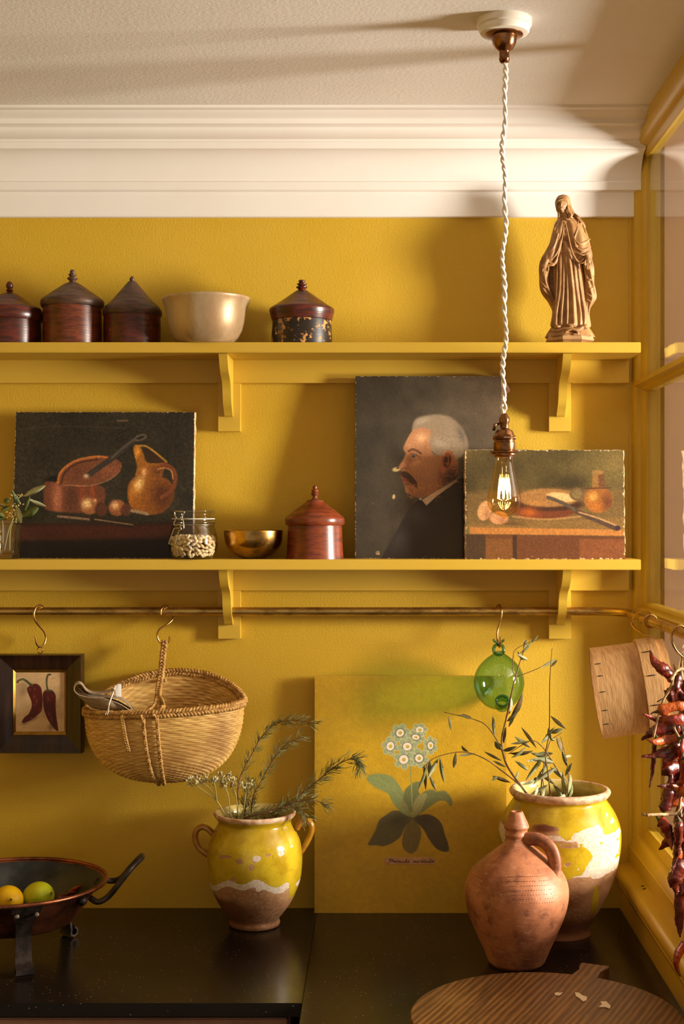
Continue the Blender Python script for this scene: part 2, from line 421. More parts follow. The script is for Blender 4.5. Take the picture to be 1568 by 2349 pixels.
lacquer('lacquer_brown_red', (118, 56, 30), (74, 33, 20), (160, 104, 66), 0.68, 0.72)
lacquer('lacquer_grey_lid', (92, 62, 44), (60, 38, 28), (128, 96, 70), 0.60, 0.72, 0.45)
lacquer('lacquer_black_flaked', (44, 30, 20), (28, 19, 13), (196, 140, 72), 0.56, 0.585, 0.36, 62)
lacquer('lacquer_chestnut', (130, 60, 30), (92, 40, 22), (186, 116, 80), 0.69, 0.71)
def lidded_pot(px, d, body, lid, fin, base_z, label, mb, ml, seed):
    c = (PXX(px, d), -d)
    t = thing('lidded_pot', label, 'pot', (c[0], c[1], base_z), 'turned wooden pots with pointed lids')
    b = pprof(body, d); b = [(b[0][0], base_z)] + b
    ob = obj('body', lathe(b, c, 72, 0.004, seed), mb, t, flat_angle=50)
    ol = obj('lid', lathe(pprof(lid, d), c, 72, 0.004, seed + 1, cap0=True), ml, t, flat_angle=50)
    obj('finial', lathe(pprof(fin, d), c, 24, 0.0, seed, cap0=True, cap1=True), ml, ol, flat_angle=60)
    return t
lidded_pot(22, .088, [(70, 790), (71, 760), (70, 738)], [(66, 739), (73, 738), (76, 732), (76, 722), (73, 712), (70, 708), (62, 703), (38, 690), (36, 687), (20, 676), (9, 671)],
           [(9, 672), (5, 669), (9, 666), (5, 663), (8, 659), (8, 653), (5, 647), (1, 645)], SU, 'dark red wooden lidded pot with a squat lid beside the tallest pot', 'lacquer_red_dark', 'lacquer_red_dark', 1)
lidded_pot(166, .088, [(66, 790), (66.5, 750), (66, 706)], [(63, 707), (69, 706), (72, 700), (72, 693), (70, 689), (64, 684), (40, 667), (20, 653), (12, 649)],
           [(13, 650), (7, 647), (7, 644), (12, 640), (12, 638), (6, 635), (9, 631), (9, 629), (5, 627), (6, 624), (5, 620), (1, 618)], SU, 'tallest wooden lidded pot, brown body, grey-brown lid with a stacked ring finial', 'lacquer_brown_red', 'lacquer_grey_lid', 2)
lidded_pot(303, .086, [(64, 790), (65, 755), (64, 724)], [(61, 726), (66, 725), (67.5, 721), (67, 713), (64, 709), (63, 706), (50, 694), (48, 692), (24, 664), (9, 646)],
           [(9, 647), (5, 645), (6, 642), (6, 640), (5, 637), (1, 633)], SU, 'dark red wooden lidded pot with a steep cone lid beside the pale bowl', 'lacquer_red_dark', 'lacquer_grey_lid', 3)
lidded_pot(692, .090, [(69, 790), (69, 768), (67, 737)], [(64, 738), (69, 736), (73, 722), (75, 713), (74, 709), (70, 706), (60, 700), (34, 682), (13, 667)],
           [(13, 668), (8, 666), (9, 663), (13, 660), (13, 658), (7, 656), (11, 653), (11, 651), (6, 649), (8, 646), (7, 643), (2, 642)], SU, 'wooden lidded pot with a black body flaked to bare wood standing alone', 'lacquer_black_flaked', 'lacquer_red_dark', 4)
lidded_pot(722, .090, [(66, 1281), (65, 1275), (63, 1240), (61.5, 1205)], [(58, 1206), (65, 1205), (68, 1200), (68, 1190), (66, 1186), (53, 1176), (52, 1174.5), (34, 1162), (19, 1150), (18.5, 1147.5), (10, 1146)],
           [(10, 1147), (6, 1142), (5, 1139), (8.5, 1134), (9, 1131), (6, 1129), (8.5, 1126), (8, 1124), (4, 1122), (5.5, 1118), (3.5, 1114), (.8, 1112)], SL, 'polished chestnut red wooden lidded pot on the lower shelf beside the portrait', 'lacquer_chestnut', 'lacquer_chestnut', 5)
# ---------------------------------------------------------------- bowls
m, t, b = mat('tinned_bronze')
n1 = t.noise(9, 6, 0.62, t.mapv((1, 1, .35))); n2 = t.noise(60, 5, 0.7)
t.put(b.inputs['Base Color'], t.mix(t.step(n1, 0.35, 0.68), lin((206, 184, 146)), lin((164, 132, 94))))
b.inputs['Metallic'].default_value = 0.3
t.put(b.inputs['Roughness'], t.math('ADD', t.math('MULTIPLY', n2, 0.2), 0.28))
t.put(b.inputs['Normal'], t.bump(n2, 0.08, 0.001))
c = (PXX(473, .112), -.112); pr = pprof([(58, 792), (62, 788), (74, 776), (83, 760), (88, 742), (91, 722), (95, 704), (99, 693), (101, 689), (101, 686), (98, 686), (92, 702), (88, 722), (85, 742), (80, 760), (70, 776), (56, 786), (2, 787)], .112)
pr[0] = (pr[0][0], SU)
tag(obj('bowl', lathe(pr, c, 80, 0.003, 5, asym=lambda a, z: 0.0022 * math.cos(a + .6) * max(0, (z - SU) / .1)), 'tinned_bronze'), 'pale tinned metal bowl with a flared chipped rim on the upper shelf', 'bowl')
m, t, b = mat('hammered_brass')
n1 = t.noise(14, 5, 0.65); vz = t.add('ShaderNodeTexVoronoi', None, Scale=70.0); t.l.new(t.obj(), vz.inputs['Vector'])
t.put(b.inputs['Base Color'], t.mix(t.step(n1, 0.4, 0.68), lin((206, 160, 84)), lin((110, 84, 44))))
b.inputs['Metallic'].default_value = 1.0; t.put(b.inputs['Roughness'], t.math('ADD', t.math('MULTIPLY', n1, 0.25), 0.12))
t.put(b.inputs['Normal'], t.bump(vz.outputs['Distance'], 0.10, 0.002))
c = (PXX(581, .088), -.088); pr = pprof([(16, 1281), (26, 1280), (40, 1274), (54, 1264), (63, 1250), (66.5, 1236), (67.5, 1222), (67.5, 1217), (66, 1216), (64, 1222), (61, 1248), (50, 1264), (30, 1274), (2, 1277)], .088, 2)
pr = [(max(r, .0005), max(z, SL)) for r, z in pr]
tag(obj('bowl', lathe(pr, c, 80), 'hammered_brass'), 'small round hammered brass bowl between the bean jar and wooden pot', 'bowl')
# ---------------------------------------------------------------- clip-top jar of beans
thin_glass('jar_glass', (0.97, 0.975, 0.955), (0.78, 0.83, 0.76), f0=0.05)
simple('steel_wire', (200, 196, 190), 0.22, 1.0)
d = .1225; JC = (PXX(443, d), -d); js = SCALE * mag(d)
t = thing('clip_top_jar', 'clear glass clip-top jar half filled with dried white beans', 'jar', (JC[0], JC[1], SL))
bd = pprof([(34, 1284), (42, 1282), (50, 1273), (55, 1258), (56, 1242), (54.5, 1228), (51, 1215), (49, 1206), (49, 1203), (51, 1201), (51, 1197), (47.5, 1195), (47.5, 1189)], d, 3)
bd = [(r, max(z, SL)) for r, z in bd]
inn = [(r - .0025, max(z, SL + .004)) for r, z in reversed(bd)]
obj('glass_body', lathe(bd + inn, JC, 80, cap0=True, cap1=True), 'jar_glass', t)
ld = pprof([(46, 1190), (51, 1188), (51, 1185), (48, 1183), (47.5, 1178), (49, 1175), (49, 1171), (46, 1170), (40, 1171), (38, 1176), (2, 1177)], d, 2)
lid = obj('glass_lid', lathe(ld, JC, 80, cap0=True), 'jar_glass', t)
simple('rubber_ring', (216, 206, 186), 0.5)
obj('rubber_seal', lathe([(46.5 / js, PZZ(1191.5, d)), (49.5 / js, PZZ(1191, d)), (49.5 / js, PZZ(1189.5, d)), (46.5 / js, PZZ(1189, d))], JC, 64, cap0=False), 'rubber_ring', t)
def J(px, py, out):   # point on the jar front, left of centre
    s_ = SCALE * mag(d + .045); return Vector(((px - CX) / s_, -(d + .045 - out), EYE - (py - CY) / s_))
wire = [J(398, 1174, .012), J(399, 1182, .012), J(402, 1187, .010), J(400, 1194, .010), J(397, 1202, .009), J(401, 1205, .008), J(412, 1203, .004), J(420, 1207, .002), J(421, 1213, .001), J(420, 1197, .002), J(417, 1187, .003), J(419, 1181, .004), J(422, 1175, .004), J(417, 1173, .004), J(399, 1172.5, .010)]
obj('bail_wire', tube(spl(wire, 5), .0011, 8), 'steel_wire', t)
lev = [J(412, 1203, .003), J(415, 1214, .001), J(409, 1220, .002), J(403, 1243, .002), J(401, 1248, .003), J(388, 1248, .010), J(386, 1244, .011), J(396, 1216, .010), J(399, 1212, .010), J(411, 1212, .004)]
obj('lever_wire', tube(spl(lev, 5), .0011, 8), 'steel_wire', t)
obj('neck_wire', tube([(JC[0] + 49.8 / js * math.cos(a), JC[1] + 49.8 / js * math.sin(a), PZZ(1203.5, d)) for a in [2 * PI * i / 64 for i in range(65)]], .0009, 6), 'steel_wire', t)
m, tt, b = mat('dried_bean')
oi = tt.n.new('ShaderNodeObjectInfo')
tt.put(b.inputs['Base Color'], tt.mix(oi.outputs['Random'], lin((214, 182, 138)), lin((230, 204, 166))))
b.inputs['Roughness'].default_value = 0.38
# one bean mesh, many beans
bm_v, bm_f = ellipsoid((0, 0, 0), .0072, .0042, .0037, 12, 8)
bm_v = [(x, y + 0.10 * (x * x) / .0072 * 1.6, z) for x, y, z in bm_v]
bme = bpy.data.meshes.new('dried_bean'); bme.from_pydata(bm_v, [], bm_f); bme.update()
bme.polygons.foreach_set('use_smooth', [True] * len(bme.polygons)); bme.materials.append(MATS['dried_bean'])
def jar_r(z):
    for (r0, z0), (r1, z1) in zip(bd, bd[1:]):
        if z0 <= z <= z1 and z1 > z0: return r0 + (r1 - r0) * (z - z0) / (z1 - z0)
    return bd[0][0]
fill = PZZ(1231, d); placed = []; rb = random.Random(11); tries = 0
zlist = []
while len(placed) < 290 and tries < 60000:
    tries += 1
    zz = SL + .008 + (fill - SL - .008) * rb.random() ** 0.9
    rm = jar_r(zz) - .0066
    if zz > fill - .009: rr_ = rm * math.sqrt(rb.random())
    else: rr_ = rm * rb.uniform(.90, 1.0)
    a = rb.uniform(0, 2 * PI)
    p = Vector((JC[0] + rr_ * math.cos(a), JC[1] + rr_ * math.sin(a), zz))
    if all((p - q_).length > .0066 for q_ in placed): placed.append(p)
for p in placed:
    o = bpy.data.objects.new('dried_bean', bme); COL.objects.link(o); o.location = p
    a = math.atan2(p.y - JC[1], p.x - JC[0])
    o.rotation_euler = (rb.uniform(-.5, .5), rb.uniform(-1.2, 1.2), a + PI / 2 + rb.uniform(-.5, .5))
    s_ = rb.uniform(.82, 1.05); o.scale = (s_, s_, s_)
    tag(o, 'dried cream white bean inside the clip-top glass jar', 'bean', 'dried beans in the jar')
# ---------------------------------------------------------------- faceted tumbler with eucalyptus
thin_glass('tumbler_glass', (0.95, 0.95, 0.94), (0.74, 0.76, 0.74), f0=0.06)
d = .112; TC = (PXX(13, d), -d); ts = SCALE * mag(d)
def facet(prof, n=9, depth=.04, seg=72, zt=None):
    V, F = [], []
    for r, z in prof:
        k_ = 0 if zt is None else max(0, min(1, (zt - z) / .012))
        for k in range(seg):
            a = 2 * PI * k / seg; w = 1 - depth * k_ * abs(math.sin(n * a / 2 + .3)) ** 3
            V.append((TC[0] + r * w * math.cos(a), TC[1] + r * w * math.sin(a), z))
    for i in range(len(prof) - 1):
        for k in range(seg): F.append((i * seg + k, i * seg + (k + 1) % seg, (i + 1) * seg + (k + 1) % seg, (i + 1) * seg + k))
    F.append(tuple(range(seg - 1, -1, -1))); F.append(tuple(range((len(prof) - 1) * seg, len(prof) * seg)))
    return V, F
tp = pprof([(29, 1283), (31, 1280), (33, 1262), (35, 1240), (37, 1215), (38, 1203), (43, 1202), (46, 1199), (46, 1196), (43, 1193)], d)
tp[0] = (tp[0][0], SL)
tp += [(39 / ts, PZZ(1195, d)), (35 / ts, PZZ(1205, d)), (33 / ts, PZZ(1225, d)), (29 / ts, PZZ(1266, d)), (24 / ts, PZZ(1271, d))]
tag(obj('tumbler', facet(tp, zt=PZZ(1207, d)), 'tumbler_glass', flat_angle=50), 'clear faceted glass tumbler holding eucalyptus sprigs', 'glass')
# ---------------------------------------------------------------- painted pictures (colour per vertex of a fine canvas grid)
def catmull(pts, closed=True, k=5):
    P_ = np.array(pts, float); n = len(P_); out = []
    rng = range(n if closed else n - 1)
    for i in rng:
        g = lambda j: P_[j % n] if closed else P_[min(max(j, 0), n - 1)]
        p0, p1, p2, p3 = g(i - 1), g(i), g(i + 1), g(i + 2)
        for j in range(k):
            t = j / k
            out.append(0.5 * (2 * p1 + (p2 - p0) * t + (2 * p0 - 5 * p1 + 4 * p2 - p3) * t * t + (3 * p1 - p0 - 3 * p2 + p3) * t ** 3))
    if not closed: out.append(P_[-1])
    return np.array(out)
class Paint:
    def __init__(s, xs, ys, base):
        s.xs, s.ys = np.array(xs, float), np.array(ys, float)
        s.X, s.Y = np.meshgrid(s.xs, s.ys); s.c = np.zeros(s.X.shape + (3,)); s.c[:] = base
        s.map = lambda p: p
    def M(s, ox, oy, k): s.map = lambda p: [(ox + x / k, oy + y / k) for x, y in p]; s.k = k; return s
    def put(s, mask, col, a=1.0):
        m = (mask * a)[..., None]; s.c = s.c * (1 - m) + np.array(col, float) * m
    def seg_dist(s, pts, X, Y, closed):
        d2 = np.full(X.shape, 1e9); n = len(pts)
        for i in range(n if closed else n - 1):
            x0, y0 = pts[i]; x1, y1 = pts[(i + 1) % n]; dx, dy = x1 - x0, y1 - y0; L = dx * dx + dy * dy + 1e-9
            t = np.clip(((X - x0) * dx + (Y - y0) * dy) / L, 0, 1)
            d2 = np.minimum(d2, (X - x0 - t * dx) ** 2 + (Y - y0 - t * dy) ** 2)
        return np.sqrt(d2)
    def win(s, pts, pad):
        a, b = np.searchsorted(s.xs, [pts[:, 0].min() - pad, pts[:, 0].max() + pad]); c, d = np.searchsorted(s.ys, [pts[:, 1].min() - pad, pts[:, 1].max() + pad])
        return slice(c, d), slice(a, b)
    def poly(s, pts, col=None, soft=1.2, a=1.0, smooth=True):
        pts = np.array(s.map(pts)); pts = catmull(pts) if smooth else pts
        w = s.win(pts, soft * 3); X, Y = s.X[w], s.Y[w]; m = np.zeros(s.X.shape)
        if X.size:
            ins = np.zeros(X.shape, bool); n = len(pts)
            for i in range(n):
                x0, y0 = pts[i]; x1, y1 = pts[(i + 1) % n]
                if y0 == y1: continue
                ins ^= ((y0 > Y) != (y1 > Y)) & (X < (x1 - x0) * (Y - y0) / (y1 - y0) + x0)
            dist = s.seg_dist(pts, X, Y, True); sd = np.where(ins, dist, -dist)
            m[w] = np.clip(sd / (2 * soft) + 0.5, 0, 1)
        if col is not None: s.put(m, col, a)
        return m
    def line(s, pts, wd, col, soft=0.8, a=1.0, smooth=True, taper=None):
        pts = np.array(s.map(pts)); wd = wd / s.k / 2
        pts = catmull(pts, False) if smooth and len(pts) > 2 else pts
        w = s.win(pts, wd + soft * 2); X, Y = s.X[w], s.Y[w]; m = np.zeros(s.X.shape)
        if X.size: m[w] = np.clip((wd - s.seg_dist(pts, X, Y, False)) / (2 * soft) + 0.5, 0, 1)
        if col is not None: s.put(m, col, a)
        return m
    def ell(s, cx, cy, rx, ry, col, rot=0, soft=1.2, a=1.0):
        (cx, cy), = s.map([(cx, cy)]); rx /= s.k; ry /= s.k
        cr, sr = math.cos(math.radians(rot)), math.sin(math.radians(rot))
        u = ((s.X - cx) * cr + (s.Y - cy) * sr) / rx; v = (-(s.X - cx) * sr + (s.Y - cy) * cr) / ry
        q_ = np.sqrt(u * u + v * v); m = np.clip((1 - q_) * min(rx, ry) / (2 * soft) + 0.5, 0, 1)
        if col is not None: s.put(m, col, a)
        return m
    def glow(s, cx, cy, rx, ry, col, a=0.8, rot=0, clip=None):
        (cx, cy), = s.map([(cx, cy)]); rx /= s.k; ry /= s.k
        cr, sr = math.cos(math.radians(rot)), math.sin(math.radians(rot))
        u = ((s.X - cx) * cr + (s.Y - cy) * sr) / rx; v = (-(s.X - cx) * sr + (s.Y - cy) * cr) / ry
        m = np.exp(-1.4 * (u * u + v * v)); s.put(m if clip is None else m * clip, col, a)
    def grain(s, amt, sx=0.5, sy=0.5, seed=0, o=4): s.c = s.c * (1 + amt * (fbm(s.X * sx, s.Y * sy, o, seed) - 0.5) * 2)[..., None]
    def flecks(s, col, sc, thr, seed=0, region=None, soft=0.04):
        m = np.clip((fbm(s.X * sc, s.Y * sc, 4, seed) + (0 if region is None else region) - thr) / soft, 0, 1); s.put(m, col)
def edge_wear(p, width, gain):
    e = np.minimum(np.minimum(p.X - p.xs[0], p.xs[-1] - p.X), np.minimum(p.Y - p.ys[0], p.ys[-1] - p.Y))
    return gain * np.exp(-e / width) 
def dense(a, b, lo, hi, fine, coarse):
    out = []; x = a
    while x < b - 1e-6: out.append(x); x += fine if lo <= x < hi else coarse
    out.append(b); return out
m, t, b = mat('oil_paint')
t.put(b.inputs['Base Color'], t.attr('paint'))
b.inputs['Roughness'].default_value = 0.42; b.inputs['Specular IOR Level'].default_value = 0.35
wv = t.math('ADD', t.noise(420, 2, 0.5, t.mapv((1, 1, .3))), t.noise(420, 2, 0.5, t.mapv((.3, 1, 1))))
t.put(b.inputs['Normal'], t.bump(wv, 0.22, 0.0006, t.bump(t.noise(55, 4), 0.25, 0.0008)))
m, t, b = mat('varnished_print')
t.put(b.inputs['Base Color'], t.attr('paint')); b.inputs['Roughness'].default_value = 0.40
vo = t.add('ShaderNodeTexVoronoi', {'feature': 'DISTANCE_TO_EDGE'}, Scale=150.0); t.l.new(t.noise(1, 1) and t.obj(), vo.inputs['Vector'])
t.put(b.inputs['Normal'], t.bump(t.step(vo.outputs['Distance'], 0.0, 0.12), 0.22, 0.0006, t.bump(t.noise(190, 3), 0.3, 0.0012)))
simple('raw_canvas_edge', (206, 180, 140), 0.8, var=(150, 112, 74), vscale=55, bump=(160, .3, .001))
simple('dark_canvas_edge', (120, 92, 62), 0.8, var=(70, 48, 32), vscale=55, bump=(160, .3, .001))
simple('yellow_board_edge', (206, 164, 60), 0.6)
def canvas_mesh(name, p, parent, TL, TR, BL, m):
    u = (p.xs - p.xs[0]) / (p.xs[-1] - p.xs[0]); v = (p.ys - p.ys[0]) / (p.ys[-1] - p.ys[0])
    U, V = np.meshgrid(u, v); TL, TR, BL = map(np.array, (TL, TR, BL))
    co = TL + U[..., None] * (TR - TL) + V[..., None] * (BL - TL)
    ny, nx = U.shape; co = co.reshape(-1, 3)
    i = (np.arange(ny - 1)[:, None] * nx + np.arange(nx - 1)[None, :]).ravel()
    f = np.stack([i, i + nx, i + nx + 1, i + 1], 1)
    o = obj(name, (co, f), m, parent)
    col = np.clip(p.c, 0, 255).reshape(-1, 3) / 255.0
    col = np.where(col <= 0.04045, col / 12.92, ((col + 0.055) / 1.055) ** 2.4)
    at = o.data.color_attributes.new('paint', 'FLOAT_COLOR', 'POINT')
    at.data.foreach_set('color', np.concatenate([col, np.ones((len(col), 1))], 1).astype(np.float32).ravel())
    return o
def panel(name, label, cat, px0, px1, ytop, dtop, zbot, dbot, th, p, m, edge, wob=0.0, seed=0, group=None):
    """leaning flat picture: front face from (px0,px1) at the top, thickness th behind it"""
    x0, x1 = PXX(px0, dtop), PXX(px1, dtop); zt = PZZ(ytop, dtop)
    TL, TR, BL = Vector((x0, -dtop, zt)), Vector((x1, -dtop, zt)), Vector((x0, -dbot, zbot))
    n = (BL - TL).cross(TR - TL).normalized()
    if n.y > 0: n = -n
    t = thing(name, label, cat, ((x0 + x1) / 2, -dbot + th / 2, zbot), group)
    canvas_mesh('painted_front', p, t, TL + n * .0004, TR + n * .0004, BL + n * .0004, m)
    # stretcher block with slightly uneven sides
    rr = random.Random(seed); N = 26; up = (TL - BL); rt = (TR - TL); V, F = [], []
    ring = []
    for i in range(N): ring.append((BL + up * (i / N), -1, 0))
    for i in range(N): ring.append((TL + rt * (i / N), 0, 1))
    for i in range(N): ring.append((TR - up * (i / N), 1, 0))
    for i in range(N): ring.append((BL + rt - rt * (i / N), 0, -1))
    for dep in (0.0, 0.35, 0.7, 1.0):
        for c, sx, sz in ring:
            w = wob * rr.uniform(0.1, 1.0) if 0 < dep < 1 else 0.0
            q_ = c - n * (th * dep) + rt.normalized() * sx * w + up.normalized() * sz * (w if sz > 0 else 0)
            q_.z = max(q_.z, zbot); V.append(tuple(q_))
    L = len(ring)
    for k in range(3):
        for i in range(L): F.append((k * L + i, k * L + (i + 1) % L, (k + 1) * L + (i + 1) % L, (k + 1) * L + i))
    F += [tuple(range(L)), tuple(range(4 * L - 1, 3 * L - 1, -1))]
    obj('stretcher', (V, F), edge, t, smooth=False)
    return t, (TL, TR, BL, n)

# --- copper pot and jug
p = Paint(np.linspace(32, 446, 285), np.linspace(945, 1278, 230), (40, 35, 25)).M(0, 920, 3.136)
p.c *= (0.85 + 0.5 * fbm(p.X * .02, p.Y * .02, 3, 2))[..., None]; p.grain(.35, .25, .25, 5); 
p.poly([(60, 880), (500, 870), (1000, 880), (1480, 850), (1480, 1200), (60, 1200)], (52, 26, 17), 3, smooth=False); p.poly([(60, 895), (1480, 885), (1480, 960), (60, 1000)], (74, 34, 18), 4, .9, False); p.poly([(60, 1005), (1480, 985), (1480, 1200), (60, 1200)], (24, 17, 12), 4, .85, False)
p.ell(430, 565, 110, 30, (20, 17, 14), 0, 2)
pot = p.poly([(325, 582), (460, 592), (600, 605), (700, 600), (760, 640), (740, 760), (600, 800), (440, 795), (330, 770), (318, 690)], (104, 60, 38), 2.2)
p.glow(415, 690, 45, 160, (186, 112, 78), .85, 0, pot); p.glow(345, 690, 25, 120, (110, 62, 44), .6, 0, pot); p.glow(590, 670, 26, 80, (150, 66, 36), .75, 0, pot); p.glow(670, 650, 26, 60, (150, 66, 36), .7, 0, pot); p.glow(520, 690, 60, 90, (66, 36, 26), .5, 0, pot)
lidm = p.poly([(418, 592), (440, 505), (540, 430), (680, 400), (800, 405), (872, 445), (865, 500), (790, 558), (650, 603), (460, 600)], (112, 66, 40), 1.5)
p.glow(800, 500, 90, 70, (140, 80, 55), .6, 0, lidm); p.glow(560, 520, 80, 80, (96, 50, 36), .5, 0, lidm)
p.line([(415, 590), (440, 505), (540, 430), (680, 400), (770, 403)], 16, (178, 104, 46), 1); p.line([(440, 590), (470, 510), (560, 445), (700, 420)], 9, (60, 30, 22), 1); p.line([(460, 602), (650, 606), (790, 562), (865, 502)], 7, (176, 122, 86), 1, .8)
p.line([(640, 530), (720, 470), (800, 415), (900, 330), (965, 280)], 40, (54, 46, 40), 1); p.line([(800, 410), (900, 322), (965, 275)], 14, (92, 80, 68), 1.2, .7)
p.ell(1010, 262, 48, 24, (88, 78, 66), -18, .8); p.ell(1010, 262, 30, 10, (30, 26, 22), -18, .8); p.glow(622, 538, 22, 18, (222, 190, 150), .9)
neck = p.poly([(958, 332), (1000, 318), (1035, 380), (1050, 430), (1110, 445), (1195, 435), (1180, 500), (1150, 545), (985, 545), (988, 470)], (150, 92, 30), 1.6)
p.poly([(1045, 345), (1110, 365), (1195, 432), (1110, 445), (1060, 430)], (52, 34, 22), 1.5); p.line([(975, 325), (1045, 322), (1110, 362), (1200, 435)], 14, (168, 118, 44), 1)
body = p.poly([(925, 620), (950, 565), (1000, 535), (1120, 532), (1220, 570), (1258, 650), (1235, 740), (1170, 800), (1060, 815), (975, 790), (930, 720)], (140, 82, 26), 2)
p.glow(1180, 680, 110, 140, (70, 36, 20), .9, 0, body); p.glow(1000, 600, 40, 70, (250, 205, 130), .95, 25, body); p.glow(960, 680, 50, 90, (176, 104, 30), .6, 0, body); p.glow(1040, 510, 22, 36, (232, 170, 120), .9, 0, neck); p.glow(1140, 500, 60, 50, (80, 44, 24), .8, 0, neck); p.glow(985, 370, 22, 60, (214, 142, 50), .9, 20, neck)
p.line([(1130, 495), (1180, 458), (1245, 485), (1268, 560), (1240, 640), (1170, 690)], 30, (112, 60, 30), 1.3); p.line([(1140, 490), (1185, 480), (1235, 500), (1250, 560)], 8, (190, 128, 70), 1)
p.ell(650, 755, 62, 58, (140, 86, 48), 0, 2); p.ell(735, 775, 46, 50, (82, 46, 30), 0, 2); p.ell(850, 765, 62, 58, (136, 78, 44), 0, 2); p.ell(915, 780, 40, 42, (84, 48, 32), 0, 2)
p.glow(628, 735, 40, 40, (250, 208, 140), .95); p.glow(835, 748, 34, 34, (240, 190, 130), .85); p.glow(690, 712, 16, 16, (220, 160, 110), .8)
p.line([(425, 825), (560, 838), (680, 850)], 16, (136, 104, 78), .9); p.line([(670, 848), (800, 868), (960, 890)], 34, (46, 32, 24), 1); p.line([(690, 846), (840, 868), (965, 885)], 8, (150, 118, 84), .8); p.line([(955, 785), (1010, 795), (1070, 808)], 22, (150, 122, 92), 1.2)
p.line([(120, 205), (420, 180), (900, 195)], 5, (84, 70, 52), 1, .6); p.line([(840, 140), (910, 140)], 12, (120, 92, 66), 1.2, .7)
p.grain(.3, .9, .35, 9); p.grain(.22, .3, 1.0, 12); p.flecks((150, 126, 96), .55, .90, 3); p.flecks((206, 178, 140), .35, .93, 7, edge_wear(p, 2.0, .36))
panel('still_life_painting', 'dark unframed still life painting of copper pot, jug and onions', 'painting', 36.5, 446, 945.5, .040, SL, .072, .020, p, 'oil_paint', 'raw_canvas_edge', .0028, 1)

# --- profile portrait
p = Paint(dense(815, 1150, 900, 1066, 1.0, 2.0), dense(863, 1279, 945, 1165, 1.0, 2.0), (74, 65, 52)).M(900, 930, 8.253)
p.c *= (1.0 + .28 * np.clip((p.X - 960) / 180, -.6, 1))[..., None]; p.put(np.clip((p.X - 1000) / 150, 0, 1) * np.clip((1060 - p.Y) / 120, 0, 1), (104, 82, 62), .5); p.glow(60, 1300, 500, 500, (86, 76, 60), .4); p.grain(.16, .03, .03, 4, 3)
HAIR = [(370, 480), (388, 350), (450, 252), (600, 202), (850, 176), (1050, 212), (1190, 300), (1310, 440), (1392, 610), (1420, 780), (1370, 900), (1180, 1050), (1050, 1000), (930, 940), (840, 960), (760, 900), (700, 830), (670, 690), (560, 600), (420, 520)]
FACE = [(372, 490), (300, 600), (240, 720), (205, 800), (216, 855), (248, 905), (190, 1040), (118, 1150), (112, 1200), (160, 1242), (150, 1320), (180, 1400), (205, 1480), (228, 1560), (252, 1640), (360, 1700), (480, 1745), (600, 1735), (760, 1645), (900, 1555), (1050, 1460), (1200, 1390), (1230, 1200), (1180, 960), (1050, 880), (930, 930), (820, 960), (720, 850), (690, 720), (745, 590), (750, 450), (560, 415), (430, 450)]
fm = p.poly(FACE, (176, 122, 84), 1.3)
p.put(fm * np.clip((p.Y - 1050) / 90, 0, 1), (130, 84, 56), .8); p.put(fm * np.clip((p.X - 985) / 40, 0, 1), (120, 74, 48), .55); p.put(fm * np.clip((p.X - 1000) / 30, 0, 1) * np.clip((p.Y - 1065) / 30, 0, 1), (50, 26, 17), .9)
hm = p.poly(HAIR, (150, 130, 106), 3.0)
p.poly(FACE[:1] + [(300, 600), (240, 720), (205, 800), (216, 855), (248, 905), (400, 1000), (640, 1000), (720, 850), (690, 720), (700, 600), (720, 480), (560, 425), (430, 455)], (186, 130, 90), 1.8)
p.glow(540, 620, 130, 110, (238, 184, 132), .85, 0, fm); p.glow(330, 760, 70, 70, (206, 150, 104), .7, 0, fm); p.glow(450, 1090, 120, 60, (214, 156, 110), .7, -25, fm); p.glow(190, 1130, 50, 80, (206, 146, 108), .7, 30, fm); p.glow(330, 1010, 50, 90, (150, 94, 64), .6, 15, fm); p.glow(620, 800, 60, 140, (166, 112, 76), .6, 0, fm)
p.glow(1290, 560, 80, 200, (98, 86, 76), .8, -20, hm); p.glow(1150, 250, 120, 70, (120, 104, 88), .5, 30, hm); p.glow(560, 300, 160, 60, (182, 164, 140), .7, -15, hm); p.glow(900, 740, 150, 80, (182, 162, 136), .7, 10, hm); p.glow(780, 500, 90, 110, (160, 128, 100), .6, 0, hm)
for i in range(70):
    x0, y0 = R.uniform(700, 1250), R.uniform(540, 850); L = R.uniform(60, 130); p.line([(x0, y0), (x0 + L * .5, y0 - L * .15), (x0 + L, y0 - L * .1)], 6, R.choice([(200, 182, 156), (118, 102, 88), (176, 156, 132)]), .5, .35 * 1)
p.line([(300, 872), (370, 835), (450, 860), (530, 915)], 34, (92, 60, 42), 1.4, .85); p.line([(320, 930), (400, 925), (470, 960), (530, 1000)], 12, (96, 58, 40), .8, .9); p.ell(395, 965, 42, 26, (128, 122, 114), 15, .7); p.ell(388, 968, 20, 20, (48, 54, 60), 0, .6); p.line([(350, 1010), (440, 1008), (510, 990)], 8, (206, 150, 104), .7, .8); p.line([(470, 1000), (560, 1060)], 10, (150, 96, 66), 1, .5)
p.line([(150, 1225), (210, 1190), (270, 1200)], 14, (110, 58, 40), 1, .9); p.line([(280, 1150), (360, 1260), (450, 1330)], 14, (132, 80, 54), 1.3, .7)
p.poly([(140, 1290), (200, 1250), (290, 1280), (370, 1350), (440, 1440), (470, 1510), (440, 1560), (350, 1490), (270, 1420), (190, 1370)], (72, 46, 32), 1.6); p.poly([(170, 1395), (230, 1380), (300, 1430), (270, 1460), (200, 1450)], (140, 76, 56), 1.2); p.line([(180, 1420), (240, 1412), (300, 1450)], 10, (80, 38, 28), .8); p.glow(330, 1540, 90, 50, (158, 100, 70), .6, 0, fm); p.glow(260, 1490, 60, 24, (70, 38, 26), .6, 0, fm)
